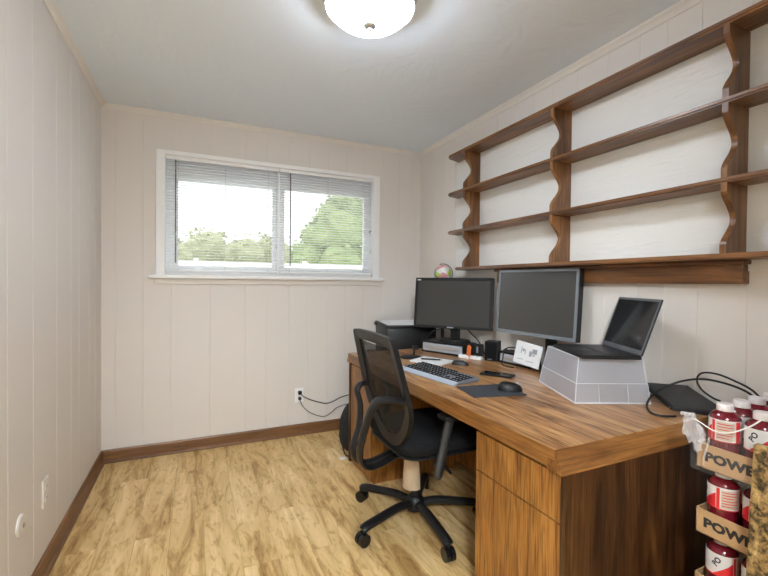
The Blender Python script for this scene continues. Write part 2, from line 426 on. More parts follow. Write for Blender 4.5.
def grooved(mb, place, u0, u1, z0, z1, grooves, thick=0.1):
    prof = [(u0, 0)]
    for g in sorted(grooves):
        if u0 + 0.01 < g < u1 - 0.01: prof += [(g - 0.0028, 0), (g - 0.001, 0.0022), (g + 0.001, 0.0022), (g + 0.0028, 0)]
    prof += [(u1, 0), (u1, thick), (u0, thick)]
    mb.prism(prof, lambda u, d, z: place(u, d, z), z0, z1)
GB = [-0.50, -0.337, -0.162, 0.098, 0.348, 0.506, 0.68, 0.84, 1.0, 1.157, 1.32, 1.50, 1.66, 1.78]
GL = [-0.1, 0.12, 0.3, 0.5, 0.75, 0.95, 1.15, 1.39, 1.55, 1.806, 2.05, 2.352, 2.593, 2.757, 3.0, 3.16]
GR = [0.0, 0.15, 0.3, 0.42, 0.55, 0.70, 0.84, 1.009, 1.146, 1.27, 1.435, 1.614, 1.78, 1.93, 2.1, 2.27, 2.43, 2.6, 2.78, 2.95, 3.12]
WX0, WX1, WZ0, WZ1 = -0.205, 1.412, 1.292, 2.148       # window opening
wb = MB(); pl = lambda u, d, z: (u, YB + d, z)
grooved(wb, pl, XL - 0.1, WX0, 0, H, GB); grooved(wb, pl, WX1, XR + 0.1, 0, H, GB)
grooved(wb, pl, WX0, WX1, 0, WZ0, GB); grooved(wb, pl, WX0, WX1, WZ1, H, GB)
struct('wall_back', wb, M['wall'])
wl = MB(); grooved(wl, lambda u, d, z: (XL - d, u, z), YR - 0.1, YB, 0, H, GL); struct('wall_left', wl, M['wall'])
wr = MB(); grooved(wr, lambda u, d, z: (XR + d, u, z), YR - 0.1, YB, 0, H, GR); struct('wall_right', wr, M['wall'])
# wall behind the camera with an open doorway, and the unseen hall added beyond it
DX0, DX1, DZ = -0.45, 0.42, 2.05
wq = MB(); wq.box((XL, YR - 0.1, 0), (DX0, YR, H)).box((DX1, YR - 0.1, 0), (XR, YR, H)).box((DX0, YR - 0.1, DZ), (DX1, YR, H))
struct('wall_rear', wq, M['wall'])
hw = MB(); hw.box((XL - 0.1, YR - 1.6, 0), (XR + 0.1, YR - 1.5, H)).box((XL - 0.1, YR - 1.5, 0), (XL, YR - 0.1, H)).box((XR, YR - 1.5, 0), (XR + 0.1, YR - 0.1, H))
struct('wall_hall', hw, M['wall'])

def baseboard(name, place, u0, u1, mat):
    mb = MB()
    prof = [(0, 0), (0.024, 0), (0.024, 0.010), (0.020, 0.017), (0.013, 0.02), (0.013, 0.078), (0.009, 0.088), (0, 0.088)]
    mb.prism(prof, lambda d, z, u: place(u, d, z), u0, u1)
    struct(name, mb, mat)
baseboard('baseboard_back', lambda u, d, z: (u, YB - d, z), XL, XR, M['base'])
baseboard('baseboard_left', lambda u, d, z: (XL + d, u, z), YR, YB - 0.014, M['base_y'])
baseboard('baseboard_right', lambda u, d, z: (XR - d, u, z), YR, YB - 0.014, M['base_y'])
def crown(name, place, u0, u1):
    prof = [(0, 0), (0, -0.034), (0.006, -0.034), (0.010, -0.026), (0.018, -0.016), (0.026, -0.010), (0.030, -0.006), (0.030, 0)]
    mb = MB(); mb.prism(prof, lambda d, z, u: place(u, d, H + z), u0, u1); struct(name, mb, M['trimpaint'])
crown('trim_1', lambda u, d, z: (u, YB - d * 0.5, z), XL, XR)
crown('trim_2', lambda u, d, z: (XL + d, u, z), YR, YB)
crown('trim_3', lambda u, d, z: (XR - d, u, z), YR, YB)

# ------------------------------------------------------------------ window
win = thing('window_1', 'white two-pane sliding window in the back wall', None, (0.6, YB, WZ0), kind='structure')
mb = MB()
CX0, CX1, CZ0, CZ1 = -0.258, 1.466, 1.272, 2.174
mb.box((CX0, YB - 0.016, CZ0), (WX0 + 0.004, YB, CZ1), bevel=0.003).box((WX1 - 0.004, YB - 0.016, CZ0), (CX1, YB, CZ1), bevel=0.003)
mb.box((WX0 + 0.004, YB - 0.016, WZ1 - 0.004), (WX1 - 0.004, YB, CZ1), bevel=0.003)
mb.box((WX0, YB, WZ0), (WX0 + 0.006, YB + 0.1, WZ1)).box((WX1 - 0.006, YB, WZ0), (WX1, YB + 0.1, WZ1)).box((WX0, YB, WZ1 - 0.006), (WX1, YB + 0.1, WZ1))
struct('casing', mb, M['white'], win)
mb = MB(); mb.box((-0.302, YB - 0.045, 1.262), (1.510, YB + 0.09, 1.288), bevel=0.006)
struct('sill', mb, M['white'], win)
mb = MB(); mb.box((-0.268, YB - 0.014, 1.222), (1.478, YB, 1.262), bevel=0.003)
struct('apron', mb, M['wall'], win)
FY0, FY1 = YB + 0.05, YB + 0.1
mb = MB()
mb.box((WX0 + 0.006, FY0, 1.32), (WX0 + 0.042, FY1, 2.015)).box((WX1 - 0.042, FY0, 1.32), (WX1 - 0.006, FY1, 2.015))
mb.box((WX0 + 0.006, FY0, 2.015), (WX1 - 0.006, FY1, WZ1 - 0.006)).box((WX0 + 0.006, FY0, 1.288), (WX1 - 0.006, FY1, 1.32))
struct('frame', mb, M['vinyl'], win)
def sash(x0, x1, z0, z1, y, w_l, w_r, nm):
    mb = MB()
    mb.box((x0, y, z0), (x0 + w_l, y + 0.022, z1)).box((x1 - w_r, y, z0), (x1, y + 0.022, z1))
    mb.box((x0 + w_l, y, z0), (x1 - w_r, y + 0.022, z0 + 0.045)).box((x0 + w_l, y, z1 - 0.035), (x1 - w_r, y + 0.022, z1))
    s = struct(nm, mb, M['vinyl'], win)
    g = MB().box((x0 + w_l, y + 0.009, z0 + 0.045), (x1 - w_r, y + 0.013, z1 - 0.035)); struct('pane', g, M['glass'], s)
sash(-0.165, 0.620, 1.31, 2.02, YB + 0.076, 0.045, 0.06, 'sash')
sash(0.590, 1.380, 1.31, 2.02, YB + 0.052, 0.062, 0.04, 'sash')
mb = MB().box((0.597, YB + 0.045, 1.60), (0.612, YB + 0.052, 1.66), bevel=0.002); struct('latch', mb, M['white'], win)
mb = MB().tube([(1.404, YB + 0.03, 1.70), (1.385, YB + 0.03, 1.685)], 0.005); struct('latch', mb, M['wand'], win)

# ------------------------------------------------------------------ blinds
def blind(x0, x1, wandx, label):
    t = thing('window_blind', label, 'window blind', ((x0 + x1) / 2, YB + 0.02, 2.140), group='white mini blinds in the window')
    y = YB + 0.022
    obj('headrail', MB().box((x0, y - 0.014, 2.118), (x1, y + 0.014, 2.143), bevel=0.002), M['blind'], t)
    mb = MB(); z = 1.335; k = 0
    while z < 2.110:
        prof = []
        for s in (-1, -0.5, 0, 0.5, 1): prof.append((s * 0.0125, 0.0012 * (1 - s * s) - s * 0.0008))
        top = [(d, h + 0.0007) for d, h in prof]; bot = [(d, h) for d, h in reversed(prof)]
        mb.prism(top + bot, lambda d, h, u, z=z: (u, y + d, z + h), x0 + 0.004, x1 - 0.004)
        z += 0.0202; k += 1
    obj('slats', mb, M['blind'], t)
    obj('bottom_rail', MB().box((x0 + 0.003, y - 0.012, 1.312), (x1 - 0.003, y + 0.012, 1.327), bevel=0.003), M['blind'], t)
    n = 3
    for i in range(n):
        cx = x0 + 0.08 + (x1 - x0 - 0.16) * i / (n - 1)
        mb = MB()
        for dy in (-0.0135, 0.0135): mb.cyl((cx, y + dy, 1.32), (cx, y + dy, 2.12), 0.0009, n=6)
        obj('ladder_cord', mb, M['cordwhite'], t)
    obj('wand', MB().cyl((wandx, y - 0.022, 1.375), (wandx, y - 0.020, 2.115), 0.0042, n=8), M['wand'], t)
    mb = MB().cyl((x1 - 0.02, y - 0.019, 1.53), (x1 - 0.02, y - 0.019, 2.12), 0.0012, n=6)
    mb.lathe([(0.003, 0), (0.006, -0.01), (0.0035, -0.035)], (x1 - 0.02, y - 0.019, 1.53), n=10)
    obj('pull_cord', mb, M['cordwhite'], t)
blind(-0.198, 0.600, -0.134, 'white mini blind over the left window pane')
blind(0.606, 1.405, 0.690, 'white mini blind over the right window pane, in front of the green tree')

# ------------------------------------------------------------------ outside
struct('ground_outside', MB().box((-20, YB + 0.3, -0.5), (25, 40, -0.4)), M['bounce_ground'])
def leafball(mb, c, r, n, size, rng):
    for _ in range(n):
        d = Vector((rng.gauss(0, 1), rng.gauss(0, 1), rng.gauss(0, 1))).normalized(); p = Vector(c) + d * r * rng.uniform(0.72, 1.05)
        q = Matrix.Rotation(rng.uniform(0, 6.3), 3, Vector((rng.gauss(0, 1), rng.gauss(0, 1), rng.gauss(0, 1))).normalized())
        s = size * rng.uniform(0.7, 1.4)
        vs = [p + q @ Vector(v) * s for v in ((-1, 0, 0), (0, -0.5, 0.12), (1, 0, 0), (0, 0.5, 0.12))]
        mb.add(vs, [(0, 1, 2, 3)])
def tree(name, label, cat, blobs, base, leaf, size, dens, seed, group=None):
    rng = random.Random(seed)
    t = thing(name, label, cat, base, group=group)
    mb = MB()
    for c, r in blobs:
        b = bmesh.new(); bmesh.ops.create_icosphere(b, subdivisions=2, radius=r * 0.85)
        for v in b.verts: v.co = v.co * rng.uniform(0.88, 1.1) + Vector(c)
        mb._merge(b); leafball(mb, c, r, int(dens * r * r), size, rng)
    obj('foliage', mb, leaf, t)
    mb = MB(); top = blobs[0][0]
    mb.tube([base, (base[0] + 0.05, base[1], (base[2] + top[2]) / 2), top], 0.11, n=8)
    for c, r in blobs[1:4]: mb.tube([(base[0], base[1], base[2] + 1.0), c], 0.05, n=6, smooth=0)
    obj('trunk', mb, M['bark'], t, True)
tree('leafy_tree', 'large leafy green tree outside behind the right window pane', 'tree',
     [((3.15, 9.2, 2.45), 0.72), ((3.75, 9.4, 2.75), 0.75), ((2.60, 9.2, 2.25), 0.5), ((3.2, 9.3, 3.0), 0.5), ((2.35, 9.2, 1.75), 0.5),
      ((3.0, 9.0, 1.65), 0.65), ((3.75, 9.2, 1.7), 0.8), ((3.75, 9.4, 3.35), 0.45), ((2.85, 9.2, 2.75), 0.4)],
     (3.2, 9.3, -0.4), M['leaf'], 0.075, 900, 3)
hb = [('bushy tree far outside at the left edge of the window', -0.50, 1.85, 0.52), ('broad bushy tree outside behind the left window pane', 0.30, 2.05, 0.85),
      ('rounded bushy tree outside just left of the window mullion', 1.22, 1.95, 0.60), ('bushy tree outside right of the window mullion', 2.25, 2.0, 0.85)]
for i, (lab, x, z, r) in enumerate(hb):
    tree('bushy_tree', lab, 'tree', [((x, 12 + 1.6 * (i % 2), z), r), ((x - r * 0.4, 12 + 1.6 * (i % 2), z - 0.28), r * 0.65), ((x + r * 0.4, 12 + 1.6 * (i % 2), z - 0.22), r * 0.65), ((x, 12 + 1.6 * (i % 2), z - 0.55), r * 0.9)],
         (x, 12 + 1.6 * (i % 2), -0.4), M['leaf2'], 0.08, 500, 20 + i, 'trees beyond the pale fence')
t = thing('garden_fence', 'pale fence standing outside below the far trees', 'fence', (1, 7, -0.4))
for k in range(6):
    x = -3.4 + 1.7 * k
    obj('fence_panel', MB().box((x + 0.04, 7, -0.35), (x + 1.66, 7.03, 1.56)), M['fence'], t)
for k in range(7):
    x = -3.4 + 1.7 * k
    obj('post', MB().box((x - 0.04, 6.98, -0.4), (x + 0.04, 7.06, 1.60)), M['fence'], t)

# ------------------------------------------------------------------ ceiling light
LX, LY = 0.655, 1.60
t = thing('ceiling_light', 'round frosted glass flush ceiling light, switched on', 'ceiling light', (LX, LY, H))
obj('pan', MB().lathe([(0.05, 0), (0.196, 0), (0.2, -0.008), (0.196, -0.016), (0.186, -0.02), (0.192, -0.03), (0.186, -0.036), (0.188, -0.050), (0.186, -0.058), (0.180, -0.058), (0.172, -0.048), (0.05, -0.046)], (LX, LY, H), n=56), M['rimglass'], t, True)
prof = [(0.166, -0.05)]
for i in range(1, 11):
    a = i / 10 * PI / 2; prof.append((0.166 * math.cos(a) ** 0.8 + 0.002, -0.05 - 0.076 * math.sin(a)))
obj('glass_bowl', MB().lathe(prof, (LX, LY, H), n=56), M['lampglass'], t, True)
obj('finial', MB().lathe([(0.004, -0.122), (0.024, -0.125), (0.028, -0.130), (0.022, -0.137), (0.010, -0.142), (0.009, -0.147), (0.004, -0.151)], (LX, LY, H), n=24), M['nickel'], t, True)
t = thing('hall_fill_light', 'added unseen fill light with a round frosted bowl in the hall', 'ceiling light', (-0.42, YR - 0.8, H))  # added lamp, never in view, filling the room from the camera side
obj('glass_bowl', MB().lathe([(0.15, 0), (0.15, -0.03), (0.11, -0.07), (0.01, -0.09)], (-0.42, YR - 0.8, H), n=32), M['rimglass'], t, True)
ld = bpy.data.lights.new('hall_fill_bulb', 'POINT'); ld.energy = HALL_FILL_WATTS; ld.color = (0.86, 0.95, 1.0); ld.shadow_soft_size = 0.12
lo = bpy.data.objects.new('hall_fill_bulb', ld); C.objects.link(lo); lo.location = (0, 0, -0.24); lo.parent = t

# ------------------------------------------------------------------ wall outlets
def outlet(label, place, paint):
    t = thing('wall_outlet', label, 'electrical outlet', place(0, 0, 0))
    obj('cover_plate', MB().prism([(-0.035, -0.058), (0.035, -0.058), (0.035, 0.058), (-0.035, 0.058)], place, 0, 0.006, bevel=0.002), paint, t)
    for s in (-1, 1):
        o = obj('socket', MB().prism([(-0.016, s * 0.024 - 0.014), (0.016, s * 0.024 - 0.014), (0.016, s * 0.024 + 0.014), (-0.016, s * 0.024 + 0.014)], place, 0.005, 0.008), paint, t)
        mb = MB()
        for dx in (-0.006, 0.006): mb.prism([(dx - 0.0012, s * 0.024 - 0.005), (dx + 0.0012, s * 0.024 - 0.005), (dx + 0.0012, s * 0.024 + 0.005), (dx - 0.0012, s * 0.024 + 0.005)], place, 0.008, 0.0085)
        obj('slot', mb, M['wand'], o)
outlet('white electrical outlet on the back wall with two cords plugged in', lambda u, v, d: (0.768 + u, YB - d, 0.325 + v), M['white'])
outlet('white electrical outlet low on the left wall', lambda u, v, d: (XL + d, 2.178 - u, 0.345 + v), M['trimpaint'])
t = thing('cable_wall_plate', 'round white cable plate low on the left wall', 'wall plate', (XL, 1.908, 0.347))
q = Matrix.Rotation(PI / 2, 4, 'Y'); q.translation = (XL, 1.908, 0.347)
obj('cover_plate', MB().lathe([(0.040, 0), (0.040, 0.003), (0.036, 0.008), (0.014, 0.011)], n=28, mat=q), M['trimpaint'], t, True)
obj('jack', MB().lathe([(0.010, 0.010), (0.010, 0.013), (0.005, 0.014), (0.005, 0.016)], n=14, mat=q), M['steel'], t, True)
YC = YB - 0.008
def cord(name, label, pts, r, mat, plug=None):
    t = thing(name, label, 'cord', pts[0])
    obj('cable', MB().tube(pts, r, n=8, smooth=8), mat, t, True)
    if plug: obj('plug', MB().box(*plug, bevel=0.004), mat, t)
    return t
cord('power_cable', 'black cord in the upper socket of the back wall outlet', [(0.772, YB - 0.035, 0.345), (0.80, YB - 0.035, 0.315), (0.867, YB - 0.015, 0.275), (0.95, YC, 0.243), (1.003, YC, 0.232), (1.06, YC, 0.245), (1.143, YC, 0.275), (1.30, YC - 0.02, 0.30), (1.42, YC - 0.03, 0.30)], 0.0038, M['black'],
     ((0.755, YB - 0.038, 0.335), (0.783, YB - 0.0085, 0.362)))
cord('power_cable', 'grey cord in the lower socket of the back wall outlet', [(0.768, YB - 0.03, 0.295), (0.785, YB - 0.03, 0.25), (0.834, YB - 0.015, 0.19), (0.90, YC, 0.148), (0.978, YC, 0.125), (1.04, YC, 0.15), (1.09, YC, 0.185), (1.20, YC, 0.205), (1.40, YC - 0.02, 0.19)], 0.0028, M['darkgrey'],
     ((0.757, YB - 0.034, 0.29), (0.780, YB - 0.0085, 0.313)))

# ------------------------------------------------------------------ wall shelf
SY0, SY1 = -0.10, 2.712
SX0, SX1 = 1.728, XR - 0.012
SZ = [(1.342, 1.363), (1.617, 1.637), (1.904, 1.924), (2.187, 2.208)]      # underside, top of each shelf board
UY = [0.032, 0.842, 1.640, 2.437]                                        # near faces of the uprights
shelf = thing('wall_shelf', 'long brown wooden wall shelf with scalloped uprights above the desk', 'shelf', ((SX0 + XR) / 2, 1.2, 1.25))
obj('back_panel', MB().box((SX1, SY0, 1.30), (XR, 2.735, 2.187)), M['back_panel'], shelf, label='white painted back panel')
for z0, z1 in SZ:
    r = 0.062; ye = SY1 if z0 > 1.5 else SY1 - 0.10
    poly = [(SX1, SY0), (SX0, SY0)]
    for i in range(9):
        a = i / 8 * PI / 2; poly.append((SX0 + r - r * math.cos(a), ye - 0.03 - r + r * math.sin(a)))
    poly.append((SX1, ye))
    obj('shelf_board', MB().prism(poly, lambda u, v, d: (u, v, d), z0, z1, bevel=0.006), M['shelf'], shelf)
def upright_profile(z0, z1):
    h = z1 - z0; out = []
    xf = SX0 + 0.005
    for i in range(25):
        s = i / 24
        d = 0.0 if s < 0.06 else (0.0 if s > 0.94 else 1.0)
        q = (s - 0.06) / 0.88
        if 0 <= q <= 1: dx = 0.064 * (0.5 - 0.5 * math.cos(2 * PI * min(1, max(0, (q - 0.06) / 0.88)))) ** 0.85
        else: dx = 0
        out.append((xf + dx, z0 + h * s))
    return out
for y in UY:
    mb = MB()
    for k in range(3):
        z0, z1 = SZ[k][1], SZ[k + 1][0]
        p = upright_profile(z0, z1)
        mb.prism(p + [(SX1, z1), (SX1, z0)], lambda u, v, d: (u, d, v), y, y + 0.02)
    obj('upright', mb, M['shelf_v'], shelf)
mb = MB(); mb.box((1.834, 0.835, 1.252), (XR, 2.20, 1.325), bevel=0.003).box((1.815, 0.825, 1.325), (XR, 2.21, 1.342), bevel=0.004)
obj('mounting_rail', mb, M['shelf'], shelf)

# ------------------------------------------------------------------ desk
DT = 0.755
DX, DXB, DY0, DY1 = 0.965, 1.862, 0.892, 2.705
desk = thing('office_desk', 'large oak-grain double pedestal office desk along the right wall', 'desk', (1.41, 1.8, 0))
obj('desktop', MB().box((DX + 0.002, DY0 + 0.002, DT - 0.03), (DXB, DY1 - 0.002, DT), bevel=0.002), M['desk_top_sheen'], desk)
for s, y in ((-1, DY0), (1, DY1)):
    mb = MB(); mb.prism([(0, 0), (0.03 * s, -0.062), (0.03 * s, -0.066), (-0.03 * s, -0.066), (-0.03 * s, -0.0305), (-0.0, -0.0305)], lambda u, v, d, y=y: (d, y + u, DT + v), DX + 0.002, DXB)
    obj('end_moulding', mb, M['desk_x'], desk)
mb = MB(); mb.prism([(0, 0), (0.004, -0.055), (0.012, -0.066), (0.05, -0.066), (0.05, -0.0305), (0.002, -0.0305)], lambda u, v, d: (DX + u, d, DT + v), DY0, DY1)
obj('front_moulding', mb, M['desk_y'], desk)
PX = 0.990
obj('end_panel', MB().box((PX - 0.006, 0.866, 0.0), (1.85, 0.886, DT - 0.066), bevel=0.0015), M['desk_end_shaded'], desk)
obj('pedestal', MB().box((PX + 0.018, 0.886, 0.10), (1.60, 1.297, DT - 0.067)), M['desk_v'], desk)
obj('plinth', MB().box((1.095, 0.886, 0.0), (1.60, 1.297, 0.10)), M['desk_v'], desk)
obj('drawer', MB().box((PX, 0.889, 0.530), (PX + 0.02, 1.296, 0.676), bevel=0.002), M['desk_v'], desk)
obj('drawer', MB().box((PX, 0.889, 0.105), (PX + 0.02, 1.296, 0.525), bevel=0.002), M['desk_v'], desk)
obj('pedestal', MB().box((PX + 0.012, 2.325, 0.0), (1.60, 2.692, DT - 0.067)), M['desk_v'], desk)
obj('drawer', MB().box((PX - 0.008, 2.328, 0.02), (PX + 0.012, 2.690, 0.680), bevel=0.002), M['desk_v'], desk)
obj('end_panel', MB().box((PX - 0.016, 2.692, 0.0), (1.85, 2.712, DT - 0.066), bevel=0.0015), M['desk_end_shaded'], desk)
obj('modesty_panel', MB().box((1.60, 0.886, 0.05), (1.62, 2.692, DT - 0.067)), M['desk_v'], desk)

# ------------------------------------------------------------------ office chair
CXc, CYc = 1.052, 1.887
chair = thing('office_chair', 'black mesh-back swivel office chair pulled up to the desk', 'chair', (CXc, CYc, 0))
mb = MB().lathe([(0.03, 0.055), (0.048, 0.065), (0.052, 0.10), (0.040, 0.125), (0.030, 0.135)], (CXc, CYc, 0), n=24)
obj('hub', mb, M['black'], chair, True)
for k in range(5):
    a = math.radians(120 + 72 * k + 3); c, s = math.cos(a), math.sin(a)
    def pt(r, z, off=0): return (CXc + c * r - s * off, CYc + s * r + c * off, z)
    leg = obj('leg', MB().tube([pt(0.035, 0.095), pt(0.12, 0.105), pt(0.24, 0.094), pt(0.322, 0.084), pt(0.342, 0.074)], 0.02, n=10, smooth=4, flat=(0.020, 0.024), side=(0, 0, 1)), M['black'], chair, True)
    mb = MB()
    for o_ in (-0.013, 0.013):
        mb.cyl(pt(0.342, 0.031, o_ - 0.010), pt(0.342, 0.031, o_ + 0.010), 0.031, n=20)
    cas = obj('caster', mb, M['blackgloss'], leg, True)
    obj('stem', MB().cyl(pt(0.334, 0.03), pt(0.334, 0.085), 0.011, n=10), M['black'], leg, True)
obj('gas_column', MB().cyl((CXc, CYc, 0.12), (CXc, CYc, 0.40), 0.026, n=20), M['black'], chair, True)
mb = MB(); vs = []; fs = []; n = 10
for i in range(n + 1):
    a = math.radians(150 + 150 * i / n)
    for r, z in ((0.048, 0.178), (0.036, 0.388)):
        for dr in (0, 0.003): vs.append((CXc - 0.016 + (r + dr) * math.cos(a), CYc + 0.007 + (r + dr) * math.sin(a), z))
for i in range(n):
    o_ = i * 4; fs += [(o_ + 1, o_ + 5, o_ + 7, o_ + 3), (o_, o_ + 2, o_ + 6, o_ + 4), (o_, o_ + 4, o_ + 5, o_ + 1), (o_ + 2, o_ + 3, o_ + 7, o_ + 6)]
fs += [(0, 1, 3, 2), (4 * n, 4 * n + 2, 4 * n + 3, 4 * n + 1)]
mb.add(vs, fs); obj('column_cover', mb, M['tan'], chair, True, label='tan sheet wrapped round the column')
obj('mechanism', MB().box((0.95, 1.81, 0.408), (1.16, 1.97, 0.444), bevel=0.015), M['black'], chair, True)
obj('lever', MB().tube([(1.08, 1.78, 0.39), (1.07, 1.66, 0.385), (1.065, 1.58, 0.375)], 0.006), M['black'], chair, True)
# seat: rounded cushion
def rounded_slab(cx, cy, hx, hy, z0, z1, rad, dome=0.0, n=8):
    out = []
    for sx, sy, a0 in ((1, 1, 0), (-1, 1, 90), (-1, -1, 180), (1, -1, 270)):
        for i in range(n + 1):
            a = math.radians(a0 + 90 * i / n); out.append((cx + sx * (hx - rad) + rad * math.cos(a), cy + sy * (hy - rad) + rad * math.sin(a)))
    mb = MB(); N = len(out); vs = []; h = z1 - z0
    lv = [(0.90, 0), (0.97, 0.12), (1.0, 0.4), (1.0, 0.65), (0.97, 0.9), (0.90, 1.0), (0.6, 1.0 + dome), (0.2, 1.0 + dome * 1.3)]
    for s, f in lv:
        for x, y in out: vs.append((cx + (x - cx) * s, cy + (y - cy) * s, z0 + h * f))
    fs = [tuple(range(N - 1, -1, -1)), tuple((len(lv) - 1) * N + i for i in range(N))]
    for k in range(len(lv) - 1):
        for i in range(N):
            j = (i + 1) % N; fs.append((k * N + i, k * N + j, (k + 1) * N + j, (k + 1) * N + i))
    mb.add(vs, fs); return mb
obj('seat', rounded_slab(1.075, 1.83, 0.235, 0.245, 0.462, 0.528, 0.09, 0.06), M['seat'], chair, True)
obj('seat_shell', rounded_slab(1.07, 1.83, 0.225, 0.235, 0.442, 0.464, 0.09), M['black'], chair, True)
# back: outline half widths by height, x by height
BY = 1.742
def lerp(tab, z):
    for (a, va), (b, vb) in zip(tab, tab[1:]):
        if a <= z <= b: return va + (vb - va) * (z - a) / (b - a)
    return tab[0][1] if z < tab[0][0] else tab[-1][1]
XB = [(0.50, 0.840), (0.58, 0.832), (0.68, 0.818), (0.78, 0.795), (0.90, 0.765), (1.02, 0.735)]
half = [(0.0, 0.500), (0.06, 0.503), (0.12, 0.530), (0.18, 0.585), (0.228, 0.650), (0.248, 0.71), (0.248, 0.77), (0.240, 0.86), (0.232, 0.93), (0.226, 0.985), (0.205, 1.012), (0.13, 1.018), (0.0, 1.020)]
hs = catmull([(a, b, 0) for a, b in half], 3)
loop = [(-p.x, p.y) for p in hs] + [(p.x, p.y) for p in reversed(hs[1:-1])]      # -y side (right) first
ln = len(loop); inner = []
for i in range(ln):
    a, b = loop[i - 1], loop[(i + 1) % ln]; tx, tz = b[0] - a[0], b[1] - a[1]; L = math.hypot(tx, tz) or 1
    nx, nz = tz / L, -tx / L
    cxn, czn = -loop[i][0], 0.76 - loop[i][1]
    if nx * cxn + nz * czn < 0: nx, nz = -nx, -nz
    inner.append((loop[i][0] + nx * 0.050, loop[i][1] + nz * 0.050))
mb = MB(); vs = []
for (o_, i_) in zip(loop, inner):
    xo, xi = lerp(XB, o_[1]), lerp(XB, i_[1])
    vs += [(xo - 0.014, BY + o_[0], o_[1]), (xo + 0.010, BY + o_[0], o_[1]), (xi + 0.012, BY + i_[0], i_[1]), (xi - 0.006, BY + i_[0], i_[1])]
fs = []
for i in range(ln):
    a, b = i * 4, ((i + 1) % ln) * 4
    for k in range(4): fs.append((a + k, b + k, b + (k + 1) % 4, a + (k + 1) % 4))
mb.add(vs, fs); obj('back_frame', mb, M['chairframe'], chair, True)
# mesh sheet inside the frame
mb = MB(); rows = []
zi = [0.552 + (0.968 - 0.552) * i / 24 for i in range(25)]
def inner_half(z):
    best = 0.02
    for (a, b), (c, d) in zip(inner, inner[1:] + inner[:1]):
        if (b - z) * (d - z) <= 0 and b != d:
            x = a + (c - a) * (z - b) / (d - b); best = max(best, abs(x))
    return best
vs = []; fs = []
for z in zi:
    wv = inner_half(z) + 0.004
    for j in range(9):
        u = -1 + 2 * j / 8; vs.append((lerp(XB, z) + 0.002 - 0.018 * (1 - u * u), BY + u * wv, z))
for i in range(24):
    for j in range(8): a = i * 9 + j; fs.append((a, a + 1, a + 10, a + 9))
mb.add(vs, fs); obj('back_mesh', mb, M['mesh'], chair, True, label='see-through black mesh')
# yoke carrying the back
yl = MB().tube([(0.800, 1.955, 0.728), (0.765, 1.955, 0.728), (0.742, 1.945, 0.700), (0.752, 1.925, 0.63), (0.735, 1.90, 0.53), (0.698, 1.88, 0.44), (0.72, 1.865, 0.378), (0.80, 1.87, 0.362), (0.95, 1.885, 0.395)], 0.02, n=10, smooth=6, flat=(0.028, 0.013), side=(0, 1, 0))
obj('back_yoke', yl, M['chairframe'], chair, True)
yr = MB().tube([(0.815, 1.515, 0.742), (0.770, 1.560, 0.748), (0.720, 1.62, 0.735), (0.700, 1.665, 0.680), (0.690, 1.70, 0.60), (0.680, 1.735, 0.50), (0.698, 1.77, 0.415), (0.77, 1.80, 0.368), (0.95, 1.845, 0.395)], 0.02, n=10, smooth=6, flat=(0.028, 0.013), side=(0, 1, 0))
obj('back_yoke', yr, M['chairframe'], chair, True)
for s, y in ((-1, 1.525), (1, 2.135)):
    a = obj('armrest', MB().box((0.975, y - 0.04, 0.645), (1.20, y + 0.04, 0.672), bevel=0.012), M['black'], chair, True)
    obj('arm_post', MB().tube([(1.02, y, 0.646), (0.985, y, 0.50), (0.965, y, 0.42), (0.985, y - s * 0.03, 0.395), (1.03, y - s * 0.12, 0.40)], 0.02, n=10, smooth=5, flat=(0.016, 0.022), side=(0, 1, 0)), M['darkgrey'], a, True)

# ------------------------------------------------------------------ monitors
def monitor(name, label, loc, rot, wd, ht, zb, bez, frame_mat, screen_mat, neck_off, base, tilt=3, chin=0.0):
    """local axes: x along the screen, -y towards the viewer; loc = base on the surface"""
    t = thing(name, label, 'monitor', loc, math.radians(rot), group='two computer monitors on the desk')
    T = Matrix.Translation((0, 0, zb + ht / 2)) @ Matrix.Rotation(math.radians(-tilt), 4, 'X') @ Matrix.Translation((0, 0, -ht / 2))
    hw_ = wd / 2
    mb = MB().box((-hw_, -0.012, 0), (hw_, 0.028, ht), T, bevel=0.004)
    obj('housing', mb, M['black'], t)
    mb = MB()
    mb.box((-hw_, -0.018, 0), (hw_, -0.011, bez + chin), T, bevel=0.002).box((-hw_, -0.018, ht - bez), (hw_, -0.011, ht), T, bevel=0.002)
    mb.box((-hw_, -0.018, bez + chin), (-hw_ + bez, -0.011, ht - bez), T).box((hw_ - bez, -0.018, bez + chin), (hw_, -0.011, ht - bez), T)
    bz = obj('bezel', mb, frame_mat, t)
    obj('screen', MB().box((-hw_ + bez, -0.0135, bez + chin), (hw_ - bez, -0.0125, ht - bez), T), screen_mat, t)
    nx, ny = neck_off
    mb = MB().box((nx - 0.032, ny, 0.012), (nx + 0.032, ny + 0.028, zb + 0.12), bevel=0.006)
    obj('neck', mb, M['black'], t)
    bw, bd, rr = base
    mb = MB()
    if rr: 
        N = 32
        T2 = Matrix.Translation((nx, ny, 0)) @ Matrix.Diagonal((bw / 2, bd / 2, 1, 1))
        mb.lathe([(1, 0), (1, 0.006), (0.94, 0.012), (0.5, 0.016), (0.3, 0.018)], n=N, mat=T2)
    else: mb.box((nx - bw / 2, ny - bd / 2, 0), (nx + bw / 2, ny + bd / 2, 0.014), bevel=0.005)
    obj('base', mb, M['black'], t, True)
    return t, T, bz, hw_
ml, T, bz, hw_ = monitor('computer_monitor', 'black-framed computer monitor standing on the desk riser nearer the window', (1.650, 2.445, 0.836), -50, 0.560, 0.360, 0.088, 0.020, M['black'], M['screen'], (0.01, 0.022), (0.225, 0.15, True), 7)
ORG[bz.name] = Vector((0, 0, 0))
